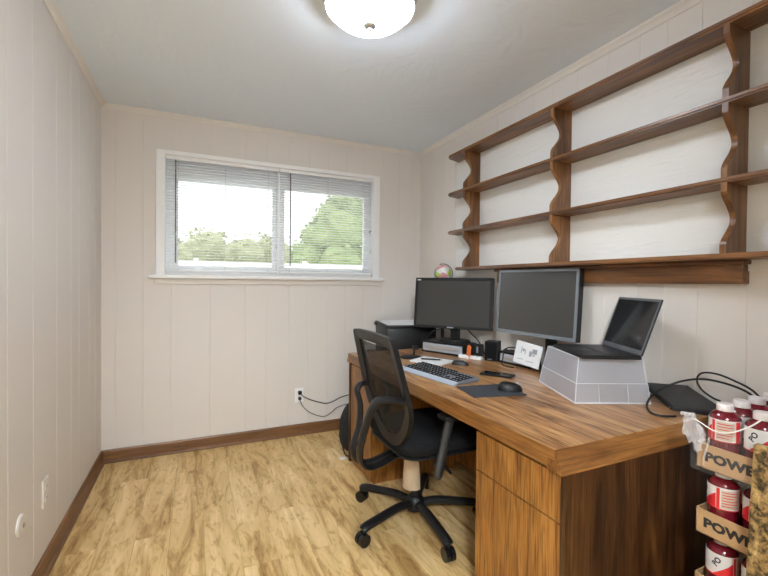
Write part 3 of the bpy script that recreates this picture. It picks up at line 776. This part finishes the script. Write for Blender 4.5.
obj('sticker', MB().box((-hw_ + 0.014, -0.0188, 0.340), (-hw_ + 0.040, -0.0180, 0.348), T), M['paper'], bz, label='small white mark')
obj('badge', MB().box((-0.03, -0.0188, 0.004), (0.016, -0.0180, 0.013), T), M['silver'], bz)
mr, T, bz, hw_ = monitor('computer_monitor', 'silver-edged computer monitor behind the clear bin, below the shelf', (1.768, 1.786, DT), -85, 0.556, 0.383, 0.190, 0.014, M['bezel2'], M['screen2'], (0.055, 0.055), (0.13, 0.10, False), 4, 0.006)

# ------------------------------------------------------------------ monitor risers
def riser(name, label, loc, rot, ln, dp, ht):
    t = thing(name, label, 'monitor riser', loc, math.radians(rot), group='desk risers with small drawers')
    mb = MB().box((0, 0, 0), (ln, dp, 0.008)).box((0, 0, ht - 0.010), (ln, dp, ht), bevel=0.002).box((0, 0.002, 0.008), (0.006, dp, ht - 0.010)).box((ln - 0.006, 0.002, 0.008), (ln, dp, ht - 0.010)).box((0.006, dp - 0.006, 0.008), (ln - 0.006, dp, ht - 0.010))
    obj('shell', mb, M['black'], t)
    d = obj('drawer', MB().box((0.010, 0.000, 0.012), (ln - 0.010, dp - 0.02, ht - 0.014), bevel=0.003), M['drawer'], t)
    obj('front_window', MB().box((0.03, -0.0025, 0.026), (ln - 0.03, 0.0, ht - 0.030), bevel=0.001), M['silver'], d)
    obj('pull', MB().box((ln * 0.2, -0.005, ht * 0.48), (ln * 0.8, -0.0025, ht * 0.56)), M['tan'], d)
    return t
RD = math.degrees(math.atan2(-0.923, 0.385))
riser('monitor_riser', 'black riser with a grey drawer under the left monitor', (1.482, 2.585, DT), RD, 0.345, 0.17, 0.08)
riser('monitor_riser', 'low black drawer riser with papers leaning on it, left of the bin', (1.728, 2.045, DT), -84, 0.235, 0.10, 0.072)

# ------------------------------------------------------------------ keyboard
kb = thing('keyboard', 'black computer keyboard with silver-blue wrist edge', 'keyboard', (1.172, 1.880, DT), math.radians(-82), )
# local: x along the keys (user's left to right), -y towards the user
KW, KD = 0.46, 0.165
mb = MB().prism([(-0.5 * KD, 0.001), (-0.5 * KD, 0.010), (0.5 * KD, 0.024), (0.5 * KD, 0.001)], lambda u, v, d: (d, u, v), -KW / 2, KW / 2, bevel=0.004)
obj('body', mb, M['kbbody'], kb)
mb = MB().prism([(-0.5 * KD - 0.016, 0.001), (-0.5 * KD - 0.018, 0.006), (-0.5 * KD + 0.022, 0.0165), (-0.5 * KD + 0.022, 0.012), (-0.5 * KD, 0.001)], lambda u, v, d: (d, u, v), -KW / 2 - 0.003, KW / 2 + 0.003)
obj('wrist_edge', mb, M['kbrest'], kb, label='silver-blue wrist edge')
kslope = 0.014 / KD
def keycap(w):
    m_ = MB(); m_.prism([(-w / 2, -0.008), (w / 2, -0.008), (w / 2, 0.008), (-w / 2, 0.008)], lambda u, v, d: (u, v, d), 0, 0.007, bevel=0.0015)
    m_.add([(-0.0035, -0.002, 0.0073), (0.0025, -0.002, 0.0073), (0.0025, 0.004, 0.0073), (-0.0035, 0.004, 0.0073)], [(0, 1, 2, 3)]); return m_
protos = {}
def put_key(x, y, w):
    z = 0.010 + (y + KD / 2) * kslope - 0.0005
    key_w = round(w, 3)
    if key_w not in protos:
        protos[key_w] = obj('keycap', keycap(w), M['key'], kb)
        o = protos[key_w]; o.data.materials.append(M['paper']); o.data.polygons[-1].material_index = 1
    else:
        o = protos[key_w].copy(); C.objects.link(o); o.parent = kb
    o.location = (x, y, z)
ORG_kb = ORG[kb.name]
for rr in range(6):
    y = -0.048 + rr * 0.0235
    if rr == 0: ws = [0.02, 0.02, 0.02, 0.10, 0.02, 0.02, 0.02]
    elif rr == 5: ws = [0.016] * 13
    else: ws = [0.016] * 13
    x = -KW / 2 + 0.012
    tot = 0.30; gap = (tot - sum(ws)) / (len(ws) - 1)
    for w_ in ws: put_key(x + w_ / 2, y, w_); x += w_ + gap
    if rr < 5:
        for q in range(3 if rr in (0, 3, 4) else (1 if rr == 1 else 0)): put_key(0.095 + q * 0.02 + (0.02 if rr == 1 else 0), y, 0.016)
        for q in range(3): put_key(0.163 + q * 0.0215, y, 0.016)

# ------------------------------------------------------------------ small things on the desk
tag(obj('mouse_pad', MB().prism([(1.122, 1.625), (1.087, 1.443), (1.328, 1.384), (1.378, 1.580)], lambda u, v, d: (u, v, d), DT, DT + 0.003), M['pad']), 'dark grey mouse pad near the front desk edge', 'mouse pad')
def mouse(name, label, loc, rot, L, W, Hh, mat, wheel=True):
    t = thing(name, label, 'computer mouse', loc, math.radians(rot))
    mb = MB(); rings = []; N = 16; K = 8
    vs = []; fs = []
    for k in range(K + 1):
        ph = k / K * PI / 2
        for i in range(N):
            a = 2 * PI * i / N
            sx = math.copysign(abs(math.cos(a)) ** 0.75, math.cos(a)); sy = math.copysign(abs(math.sin(a)) ** 0.8, math.sin(a))
            vs.append((sx * L / 2 * math.cos(ph) ** 0.5, sy * W / 2 * math.cos(ph) ** 0.5 * (1 - 0.08 * sx), Hh * math.sin(ph) ** 1.1 * (1 - 0.22 * sx * math.cos(ph))))
    for k in range(K):
        for i in range(N): j = (i + 1) % N; fs.append((k * N + i, k * N + j, (k + 1) * N + j, (k + 1) * N + i))
    fs.append(tuple(range(N - 1, -1, -1)))
    mb.add(vs, fs); bmesh.ops.remove_doubles(mb.bm, verts=mb.bm.verts[:], dist=1e-5)
    obj('shell', mb, mat, t, True)
    if wheel:
        obj('scroll_wheel', MB().cyl((L * 0.27, -0.004, Hh * 0.80), (L * 0.27, 0.004, Hh * 0.80), 0.008, n=14), M['silver'], t, True)
mouse('computer_mouse', 'black computer mouse on the grey mouse pad', (1.310, 1.472, DT + 0.003), -35, 0.112, 0.064, 0.037, M['black'])
mouse('computer_mouse', 'small dark mouse behind the keyboard by the notepad', (1.450, 2.062, DT), -50, 0.105, 0.06, 0.026, M['darkgrey'])
t = thing('cell_phone', 'black phone lying flat beyond the mouse', 'phone', (1.468, 1.748, DT), math.radians(-58))
obj('body', MB().box((-0.085, -0.042, 0), (0.085, 0.042, 0.010), bevel=0.004), M['black'], t)
obj('screen', MB().box((-0.077, -0.036, 0.010), (0.077, 0.036, 0.0106)), M['laptopscreen'], t)
t = thing('notepad', 'white paper pad lying behind the keyboard', 'notepad', (1.345, 2.215, DT), math.radians(-62))
obj('pages', MB().box((-0.11, -0.085, 0), (0.11, 0.085, 0.009)), M['paper'], t)
obj('binding', MB().box((-0.11, 0.085, 0), (0.11, 0.093, 0.0095)), M['darkgrey'], t)
t = thing('pen', 'black pen lying on the white paper pad', 'pen', (1.34, 2.215, DT + 0.0095), math.radians(-40))
obj('barrel', MB().cyl((-0.065, 0, 0.005), (0.055, 0, 0.005), 0.0048, n=10), M['black'], t, True)
obj('tip', MB().cyl((0.055, 0, 0.005), (0.07, 0, 0.004), 0.0045, n=10, r2=0.001), M['steel'], t, True)
t = thing('webcam_stand', 'small black stand with round base left of the notepad', 'desk stand', (1.285, 2.385, DT))
obj('base', MB().lathe([(0.07, 0), (0.07, 0.006), (0.062, 0.011), (0.02, 0.013)], (1.285, 2.385, DT), n=28), M['black'], t, True)
obj('stem', MB().tube([(1.315, 2.395, DT + 0.012), (1.318, 2.397, DT + 0.045), (1.325, 2.402, DT + 0.058)], 0.008), M['black'], t, True)
obj('head', MB().box((1.308, 2.387, DT + 0.048), (1.348, 2.417, DT + 0.075), bevel=0.006), M['black'], t, True)
t = thing('power_strip', 'white flat strip in front of the black riser', 'power strip', (1.625, 2.205, DT), math.radians(RD + 4))
obj('body', MB().box((-0.075, -0.018, 0), (0.085, 0.018, 0.022), bevel=0.004), M['white'], t)
mb = MB()
for k in range(4): mb.box((-0.058 + k * 0.035, -0.008, 0.022), (-0.040 + k * 0.035, 0.008, 0.0226))
obj('socket', mb, M['ink'], t)
tag(obj('orange_cord', MB().tube([(1.610, 2.175, DT + 0.085), (1.600, 2.168, DT + 0.05), (1.580, 2.150, DT + 0.02), (1.555, 2.12, DT + 0.004), (1.53, 2.10, DT + 0.004)], 0.0035, n=8), M['orange'], None, True), 'thin orange cord dropping to the desk beside the power strip', 'cord')
t = thing('cable_plug', 'orange plug sticking up above the white strip', 'plug', (1.612, 2.180, DT + 0.022))
obj('plug_body', MB().prism([(-0.018, 0), (0.018, 0), (0.012, 0.045), (0.006, 0.068), (-0.006, 0.068), (-0.012, 0.045)], lambda u, v, d: (1.612 + d, 2.200 + u * 0.9, DT + 0.0226 + v), -0.008, 0.008, bevel=0.002), M['orange'], t)
t = thing('docking_hub', 'small black hub box between the strip and the speaker', 'hub', (1.700, 2.215, DT), math.radians(-60))
obj('body', MB().box((-0.035, -0.018, 0), (0.03, 0.022, 0.090), bevel=0.005), M['black'], t)
obj('port', MB().box((-0.006, -0.020, 0.035), (0.006, -0.018, 0.075)), M['silver'], t)
t = thing('desktop_speaker', 'small black box speaker between the two monitors', 'speaker', (1.728, 2.105, DT), math.radians(-58))
obj('cabinet', MB().box((-0.042, -0.035, 0), (0.042, 0.04, 0.125), bevel=0.005), M['black'], t)
obj('grille', MB().box((-0.036, -0.038, 0.008), (0.036, -0.035, 0.117), bevel=0.001), M['seat'], t)
obj('badge', MB().box((-0.022, -0.0388, 0.010), (0.008, -0.038, 0.014)), M['silver'], t)
# leaning printed sheet
t = thing('printed_sheet', 'white sheet with grey printed figures leaning on the low riser', 'paper', (1.70, 1.79, DT))
def pp(u, v, d): return (1.700 + 0.030 * v / 0.135 + 0.024 * u - d, 1.892 - u * 0.96, DT + 0.022 + v * 0.95)
obj('sheet', MB().prism([(0, 0.013), (0.205, 0), (0.21, 0.128), (0.005, 0.145)], pp, 0, 0.0012), M['paper'], t)
for grp in (((0.052, 0.072, 0.005, 0.038), (0.063, 0.085, 0.016, 0.016), (0.084, 0.068, 0.005, 0.032)), ((0.118, 0.062, 0.02, 0.03), (0.14, 0.078, 0.035, 0.028), (0.142, 0.066, 0.022, 0.007))):
    mb = MB()
    for u, v, w_, h_ in grp: mb.prism([(u, v), (u + w_, v), (u + w_, v + h_), (u, v + h_)], pp, 0.0012, 0.0016)
    obj('printed_figure', mb, M['ink'], t)
mb = MB()
for u, v, w_, h_ in ((0.03, 0.036, 0.05, 0.003), (0.10, 0.03, 0.06, 0.003)): mb.prism([(u, v), (u + w_, v), (u + w_, v + h_), (u, v + h_)], pp, 0.0012, 0.0016)
obj('printed_lines', mb, M['ink'], t)
# cables behind the risers
def cable(label, pts, r=0.0035, mat=None, name='cable'):
    return tag(obj(name, MB().tube(pts, r, n=8, smooth=8), mat or M['black'], None, True), label, 'cable')
cable('black cable looping behind the left monitor above its riser', [(1.53, 2.60, 0.842), (1.56, 2.60, 0.875), (1.60, 2.58, 0.905), (1.65, 2.55, 0.915), (1.69, 2.50, 0.91)])
cable('black cable hanging from the right side of the left monitor', [(1.725, 2.375, 0.93), (1.735, 2.345, 0.90), (1.75, 2.30, 0.865), (1.765, 2.265, 0.82), (1.775, 2.24, 0.762)])
cable('black cable draped over the low riser onto the desk', [(1.76, 2.00, 0.832), (1.74, 2.00, 0.842), (1.722, 1.995, 0.832), (1.708, 1.985, 0.79), (1.68, 1.96, 0.762), (1.665, 1.91, 0.759), (1.68, 1.86, 0.759)])
cable('short black cable curled on the low riser top', [(1.74, 2.02, 0.831), (1.765, 2.00, 0.85), (1.785, 1.96, 0.852), (1.79, 1.91, 0.838)])

# ------------------------------------------------------------------ clear bin and laptop
BROT = -24
bin_ = thing('storage_bin', 'clear plastic storage bin turned upside down under the laptop', 'storage bin', (1.414, 1.206, DT), math.radians(BROT))
BW, BD, BH = 0.315, 0.385, 0.185
def ring(f, z, th=0.0):                 # f: 0 at the rim, 1 at the top; the sides taper unevenly
    l, r, n, k = 0.033 * f + th, 0.013 * f + th, 0.042 * f + th, 0.030 * f + th
    return [(l, n, z), (BW - r, n, z), (BW - r, BD - k, z), (l, BD - k, z)]
def frustum(mb, z0, z1, f0, f1, th=0.0025, top=False):
    vs = ring(f0, z0) + ring(f1, z1) + ring(f0, z0, th) + ring(f1, z1 - (th if top else 0), th); fs = []
    for k in range(4):
        j = (k + 1) % 4; fs += [(k, j, 4 + j, 4 + k), (8 + k, 12 + k, 12 + j, 8 + j), (k, 8 + k, 8 + j, j)]
    if top: fs += [(4, 5, 6, 7), (12, 15, 14, 13)]
    else:
        for k in range(4): j = (k + 1) % 4; fs.append((4 + k, 4 + j, 12 + j, 12 + k))
    mb.add(vs, fs)
mb = MB(); frustum(mb, 0.006, 0.080, 0.10, 0.40); frustum(mb, 0.080, BH, 0.46, 1.0, top=True)
obj('body', mb, M['bin'], bin_)
mb = MB()
def ringtube(f, z, r):
    P = ring(f, z)
    for k in range(4): mb.cyl(P[k], P[(k + 1) % 4], r, n=8)
ringtube(0.06, 0.0035, 0.0034)
obj('rim', mb, M['binrim'], bin_)
mb = MB(); ringtube(0.43, 0.080, 0.0016); ringtube(1.0, BH - 0.002, 0.0018)
for k in range(4):
    mb.cyl(ring(0.46, 0.080)[k], ring(1.0, BH - 0.002)[k], 0.0018, n=8); mb.cyl(ring(0.10, 0.006)[k], ring(0.40, 0.08)[k], 0.0018, n=8)
for x in (0.105, 0.225): mb.cyl((x, 0.0042, 0.006), (x, 0.0168, 0.078), 0.0013, n=6)
obj('edge', mb, M['binrim'], bin_)

lap_rot = -116.7
LWd, LDp = 0.325, 0.238
lap = thing('laptop', 'open black laptop sitting on the upturned clear bin', 'laptop', (1.723, 1.230, DT + BH), math.radians(lap_rot))
# local: x user's left -> right, -y towards the user, origin at the hinge centre
obj('base', MB().box((-LWd / 2, -LDp, 0), (LWd / 2, 0, 0.016), bevel=0.004), M['black'], lap)
obj('keyboard_deck', MB().box((-LWd / 2 + 0.02, -LDp * 0.55, 0.016), (LWd / 2 - 0.02, -0.03, 0.0166)), M['darkgrey'], lap)
mb = MB()
for r_ in range(5):
    for k in range(13):
        x = -LWd / 2 + 0.024 + k * 0.0214; y = -0.036 - r_ * 0.0185
        mb.box((x, y - 0.016, 0.0166), (x + 0.0185, y, 0.0185))
obj('keys', mb, M['key'], lap)
obj('touchpad', MB().box((-0.055, -LDp + 0.015, 0.016), (0.045, -LDp * 0.58, 0.0165)), M['darkgrey'], lap)
TL = Matrix.Translation((0, -0.004, 0.016)) @ Matrix.Rotation(math.radians(-19), 4, 'X')
LH = 0.245
lid = obj('lid', MB().box((-LWd / 2, 0, 0), (LWd / 2, 0.008, LH), TL, bevel=0.003), M['black'], lap)
ORG[lid.name] = Vector((0, 0, 0))
mb = MB(); b_ = 0.009
mb.box((-LWd / 2 + 0.001, -0.0015, 0.002), (LWd / 2 - 0.001, 0, 0.022), TL).box((-LWd / 2 + 0.001, -0.0015, LH - 0.012), (LWd / 2 - 0.001, 0, LH - 0.001), TL)
mb.box((-LWd / 2 + 0.001, -0.0015, 0.022), (-LWd / 2 + b_, 0, LH - 0.012), TL).box((LWd / 2 - b_, -0.0015, 0.022), (LWd / 2 - 0.001, 0, LH - 0.012), TL)
obj('screen_bezel', mb, M['lapbezel'], lid)
obj('screen', MB().box((-LWd / 2 + b_, -0.0008, 0.022), (LWd / 2 - b_, -0.0002, LH - 0.012), TL), M['laptopscreen'], lid)
obj('hinge', MB().cyl((-LWd / 2 + 0.03, 0.0, 0.015), (LWd / 2 - 0.03, 0.0, 0.015), 0.006, n=10), M['darkgrey'], lap, True)

# ------------------------------------------------------------------ closed laptop by the wall, cables
t = thing('laptop_sleeve', 'flat black laptop sleeve propped against the wall beside the bin', 'laptop sleeve', (1.78, 1.0, DT))
lo_ = [(1.693, 0.991, 0.7562), (1.792, 0.838, 0.7562), (1.868, 1.035, 0.812), (1.815, 1.190, 0.796)]
def quadslab(mb, lo4, dz, inset=0.0):
    c = [sum(p[i] for p in lo4) / 4 for i in range(3)]
    q = [tuple(p[i] + (c[i] - p[i]) * inset for i in range(3)) for p in lo4]
    mb.add([*q, *[(x, y, z + dz) for x, y, z in q]], [(3, 2, 1, 0), (4, 5, 6, 7), (0, 1, 5, 4), (1, 2, 6, 5), (2, 3, 7, 6), (3, 0, 4, 7)])
mb = MB(); quadslab(mb, lo_, 0.012); obj('body', mb, M['black'], t)
mb = MB(); quadslab(mb, [(x, y, z + 0.012) for x, y, z in lo_], 0.006, 0.05); obj('flap', mb, M['darkgrey'], t)
obj('zip', MB().tube([(1.700, 0.999, 0.764), (1.752, 1.072, 0.779)], 0.0028, n=6, smooth=0), M['silver'], t, True, label='silver zip edge')
cable('thick black cable looping from the desk edge over the laptop sleeve', [(1.62, 0.935, 0.760), (1.575, 0.955, 0.761), (1.560, 0.985, 0.764), (1.60, 1.03, 0.775), (1.68, 1.06, 0.80), (1.74, 1.04, 0.835), (1.775, 0.995, 0.865), (1.80, 0.93, 0.882), (1.815, 0.84, 0.872), (1.832, 0.79, 0.84), (1.842, 0.765, 0.77)], 0.0042)
cable('black cable arching highest beside the wall above the laptop sleeve', [(1.835, 0.90, 0.802), (1.805, 0.910, 0.815), (1.775, 0.93, 0.842), (1.765, 0.942, 0.870), (1.776, 0.947, 0.892), (1.80, 0.94, 0.906), (1.81, 0.90, 0.908), (1.82, 0.85, 0.893), (1.845, 0.80, 0.862), (1.868, 0.76, 0.80)], 0.0036)
tag(obj('cable_tip', MB().tube([(1.655, 0.935, 0.768), (1.690, 0.915, 0.762)], 0.007, n=8, smooth=0), M['strap'], None, True), 'white cable end lying on the desk corner by the bottles', 'plug')

# ------------------------------------------------------------------ drink packs
R_B, PITCH_B = 0.0395, 0.090
BX0, BY0 = 1.392, 0.742
LZ = [0.696, 0.497, 0.298]
proto = thing('drink_bottle', 'x', 'bottle', (0, 0, 0), group='red drink bottles in cardboard trays')
obj('body', MB().lathe([(0.030, 0), (0.037, 0.004), (0.0388, 0.012), (0.0388, 0.072), (0.0375, 0.080), (0.0385, 0.086), (0.0385, 0.152), (0.0378, 0.156), (0.034, 0.163), (0.027, 0.170), (0.0215, 0.174), (0.0185, 0.176), (0.0185, 0.182)], n=28), M['juice'], proto, True)
obj('cap', MB().lathe([(0.0205, 0.173), (0.0212, 0.175), (0.0212, 0.191), (0.0198, 0.1945), (0.010, 0.195)], n=28), M['cap'], proto, True)
lb = obj('label', MB().lathe([(0.0390, 0.088), (0.0395, 0.088), (0.0395, 0.152), (0.0390, 0.152)], n=32, cap=False), M['labelwhite'], proto, True)
def patch(poly_fn, a0, a1, r=0.0398, n=10):
    m_ = MB(); vs = []; fs = []
    for i in range(n + 1):
        s = i / n; a = math.radians(a0 + (a1 - a0) * s); z0, z1 = poly_fn(s)
        vs += [(r * math.cos(a), r * math.sin(a), z0), (r * math.cos(a), r * math.sin(a), z1)]
    for i in range(n): fs.append((2 * i, 2 * i + 2, 2 * i + 3, 2 * i + 1))
    m_.add(vs, fs); return m_
# label art, seen from outside left to right is increasing angle
obj('red_triangle', patch(lambda s: (0.090, 0.092 + 0.042 * s), -26, 44), M['labelred'], lb)
obj('red_bar', patch(lambda s: (0.090, 0.150), 46, 58), M['labelred'], lb)
obj('red_bar', patch(lambda s: (0.090, 0.150), 132, 152), M['labelred'], lb)
obj('print_panel', patch(lambda s: (0.094, 0.147), 62, 128), M['labelcream'], lb)
mb = MB(); 
for k in range(6):
    z = 0.099 + k * 0.008
    p_ = patch(lambda s, z=z: (z, z + 0.0025), 66, 66 + (54 if k % 3 else 40), r=0.0400); mb._merge(p_.bm)
obj('print_lines', mb, M['labelred'], lb)
vs, fs = text_geo('PO', 0.038, 0.0014)
tm = Matrix.Rotation(math.radians(62), 3, 'Z'); mb = MB()
def on_bottle(v):
    v = tm @ v; a = math.radians(-14) + v.x / 0.0400; return (0.0400 * math.cos(a), 0.0400 * math.sin(a), 0.114 + v.y)
mb.add([on_bottle(v * 0.55) for v in vs], fs); obj('lettering', mb, M['labelink'], lb)
obj('label_edge', MB().lathe([(0.0396, 0.088), (0.0399, 0.088), (0.0399, 0.0905), (0.0396, 0.0905)], n=32, cap=False), M['labelred'], lb)

cols = ['farthest from the camera', 'middle', 'nearest the camera']
rows_ = ['front row', 'second row', 'third row', 'back row']
lvl = ['top tray', 'middle tray', 'lowest tray']
rot_map = {(0, 0, 0): 113, (0, 0, 1): 188, (1, 0, 0): 135, (1, 0, 1): 120, (2, 0, 0): 200, (2, 0, 1): 120}
first = True
for L in range(3):
    for r_ in range(4):
        for c_ in range(3):
            if L > 0 and (r_ > 1 or c_ > 1): continue
            o = proto if first else copy_tree(proto)
            first = False
            o.location = (BX0 + 0.004 + PITCH_B * (r_ + 0.5) - 0.001 * r_, BY0 - 0.004 - PITCH_B * (c_ + 0.5), LZ[L] + 0.0032)
            o.rotation_euler = (0, 0, math.radians(rot_map.get((L, r_, c_), random.uniform(0, 360))))
            if c_ == 0: where = 'at the end beside the desk'
            elif c_ == 1: where = 'second from the desk end'
            else: where = 'third from the desk end'
            o['label'] = f'red drink bottle in the {lvl[L]}, {rows_[r_]}, {where}'
            o['group'] = f'red drink bottles in the {lvl[L]}'
tray_w, tray_d = 4 * PITCH_B + 0.006, 3 * PITCH_B + 0.008
vsP, fsP = text_geo('POWER', 0.037, 0.0020)
for L in range(3):
    z = LZ[L]; x0, x1, y1, y0 = BX0, BX0 + tray_w, BY0, BY0 - tray_d
    x1 = min(x1, XR - 0.03)
    t = thing('cardboard_tray', f'brown cardboard tray with black POWER lettering, {["topmost of the stack", "second from the top of the stack", "third from the top of the stack"][L]}', 'cardboard tray', ((x0 + x1) / 2, (y0 + y1) / 2, z), group='stacked cardboard drink trays')
    mb = MB(); mb.box((x0, y0, z), (x1, y1, z + 0.003))
    hh = 0.074
    mb.box((x0, y0, z), (x0 + 0.003, y1, z + hh)).box((x1 - 0.003, y0, z), (x1, y1, z + hh)).box((x0, y0, z), (x1, y0 + 0.003, z + hh)).box((x0, y1 - 0.003, z), (x1, y1, z + hh))
    b_ = obj('tray', mb, M['card'], t)
    mb = MB(); mb.add([(x0 - 0.0006, y1 - 0.022 - v.x * 1.16, z + 0.026 + v.y) for v in vsP], fsP)
    obj('lettering', mb, M['cardink'], t)
t = thing('cardboard_carton', 'brown cardboard carton under the drink trays', 'carton', (BX0 + tray_w / 2, BY0 - tray_d / 2, 0))
obj('box', MB().box((BX0, BY0 - tray_d, 0), (min(BX0 + tray_w, XR - 0.03), BY0, 0.2975), bevel=0.003), M['card'], t)
obj('tape', MB().box((BX0 - 0.0005, BY0 - tray_d / 2 - 0.025, 0.02), (BX0, BY0 - tray_d / 2 + 0.025, 0.296)), M['tan'], t)
# crumpled wrap
t = thing('plastic_wrap', 'crumpled clear plastic wrap with a white strap round the top bottles', 'plastic wrap', (1.39, 0.75, 0.70))
rng = random.Random(4)
b = bmesh.new(); bmesh.ops.create_icosphere(b, subdivisions=4, radius=1)
from mathutils import noise as mnoise
for v in b.verts:
    d = v.co.normalized(); k = 1 + 0.55 * mnoise.noise(d * 2.6) + 0.32 * mnoise.noise(d * 6.0 + Vector((3, 1, 7)))
    v.co = Vector((1.368 + d.x * 0.018 * k, 0.738 + d.y * 0.026 * k, 0.812 + d.z * 0.040 * k + (-0.02 if d.y < -0.2 else 0)))
mb = MB(); mb._merge(b); obj('tuft', mb, M['wrap'], t, True)
mb = MB(); vs = []; fs = []; nu, nv = 26, 10
for i in range(nu + 1):
    y = 0.755 - 0.34 * i / nu
    for j in range(nv + 1):
        s = j / nv; z = 0.690 + 0.125 * s
        vs.append((1.3845 - 0.004 * abs(mnoise.noise(Vector((y * 40, z * 40, 2)))) + 0.004 * s, y, z + 0.012 * mnoise.noise(Vector((y * 16, 3, 1)))))
for i in range(nu):
    for j in range(nv): a = i * (nv + 1) + j; fs.append((a, a + 1, a + nv + 2, a + nv + 1))
mb.add(vs, fs)
obj('film', mb, see_through('clear_film', (0.9, 0.9, 0.92), 0.06, 0.08, 0.9, noise=0.05), t, True)
obj('strap', MB().tube([(1.374, 0.745, 0.842), (1.374, 0.728, 0.838), (1.374, 0.688, 0.823), (1.374, 0.65, 0.829), (1.374, 0.603, 0.862), (1.374, 0.565, 0.898), (1.378, 0.50, 0.925), (1.385, 0.43, 0.90)], 0.004, n=8, flat=(0.0020, 0.0012), side=(0, 0, 1)), M['strap'], t, True, label='white carrying strap')
obj('strand', MB().tube([(1.376, 0.700, 0.80), (1.372, 0.704, 0.77), (1.374, 0.712, 0.735), (1.380, 0.715, 0.71)], 0.003, n=6), M['wrap'], t, True)

# ------------------------------------------------------------------ stone-look slab
slab = MB()
yA, yB_ = 0.588, 0.05
slab.prism([(1.358, 0.824), (1.378, 0.824), (1.318, 0.0), (1.298, 0.0)], lambda u, v, d: (u, d, v), yB_, yA, bevel=0.003)
tag(obj('stone_slab', slab, M['stone']), 'mottled gold-brown and black stone-look slab leaning on the drink trays', 'slab')

# ------------------------------------------------------------------ beyond the desk: printer on a stand, bag, globe
t = thing('printer', 'black printer with a white top beyond the far end of the desk', 'printer', (1.318, 2.835, 0.665), math.radians(-12))
PW, PD, PH = 0.40, 0.42, 0.255
obj('body', MB().box((0, 0, 0), (PW, PD, PH - 0.02), bevel=0.012), M['black'], t, True)
obj('lid', MB().box((-0.008, -0.006, PH - 0.022), (PW + 0.004, PD + 0.006, PH), bevel=0.007), M['black'], t, True)
obj('top_panel', MB().box((0.012, 0.010, PH), (PW - 0.012, PD - 0.012, PH + 0.004), bevel=0.001), M['paper'], t, label='white top panel')
obj('paper_tray', MB().box((0.05, -0.012, 0.03), (PW - 0.05, 0.02, 0.065), bevel=0.003), M['darkgrey'], t)
obj('hinge', MB().box((-0.022, PD - 0.10, PH - 0.028), (-0.006, PD - 0.03, PH - 0.008), bevel=0.003), M['darkgrey'], t)
t = thing('printer_stand', 'low dark stand under the printer beyond the desk', 'stand', (1.55, 3.0, 0))
obj('top', MB().box((1.34, 2.74, 0.64), (1.84, 3.29, 0.665), bevel=0.003), M['darkgrey'], t)
for x in (1.36, 1.80):
    for y in (2.76, 3.25): obj('leg', MB().box((x, y, 0), (x + 0.025, y + 0.025, 0.64)), M['darkgrey'], t)
t = thing('backpack', 'black bag slumped on the floor behind the desk end', 'bag', (1.07, 2.83, 0))
b = bmesh.new(); bmesh.ops.create_icosphere(b, subdivisions=4, radius=1)
for v in b.verts:
    d = v.co.copy(); k = 1 + 0.07 * mnoise.noise(d * 3.0)
    x = math.copysign(abs(d.x) ** 0.7, d.x); y = math.copysign(abs(d.y) ** 0.75, d.y); z = math.copysign(abs(d.z) ** 0.8, d.z)
    h = (z + 1) / 2
    v.co = Vector((1.085 + 0.145 * x * k * (1 - 0.22 * h), 2.835 + 0.085 * y * k * (1 - 0.35 * h), 0.002 + 0.375 * h))
mb = MB(); mb._merge(b); obj('body', mb, M['bag'], t, True)
obj('strap', MB().tube([(0.99, 2.79, 0.30), (0.955, 2.77, 0.22), (0.945, 2.765, 0.12), (0.965, 2.76, 0.03), (0.99, 2.755, 0.008)], 0.008, n=8, flat=(0.014, 0.004), side=(0, 1, 0)), M['bag'], t, True)
obj('strap_end', MB().box((0.925, 2.735, 0.001), (0.965, 2.760, 0.012), bevel=0.003), M['strap'], t, label='pale strap end on the floor')
gx, gy = 1.70, 2.655
t = thing('desk_globe', 'small colourful globe peeking over the top of the left monitor', 'globe', (gx, gy, DT))
obj('stand_base', MB().lathe([(0.034, 0), (0.034, 0.008), (0.02, 0.018), (0.012, 0.03), (0.010, 0.47), (0.016, 0.475)], (gx, gy, DT), n=24), M['black'], t, True)
b = bmesh.new(); bmesh.ops.create_uvsphere(b, u_segments=28, v_segments=18, radius=0.066)
bmesh.ops.translate(b, verts=b.verts[:], vec=(gx, gy, 1.318)); mb = MB(); mb._merge(b)
obj('ball', mb, M['globe'], t, True)
mb = MB(); pts = []
for i in range(13):
    a = math.radians(-80 + 190 * i / 12); pts.append((gx + 0.073 * math.cos(a) * 0.9, gy - 0.073 * math.cos(a) * 0.42, 1.318 + 0.073 * math.sin(a)))
mb.tube(pts, 0.004, n=8, smooth=3, flat=(0.007, 0.003), side=(0.42, 0.9, 0)); obj('meridian_arm', mb, M['darkgrey'], t, True)
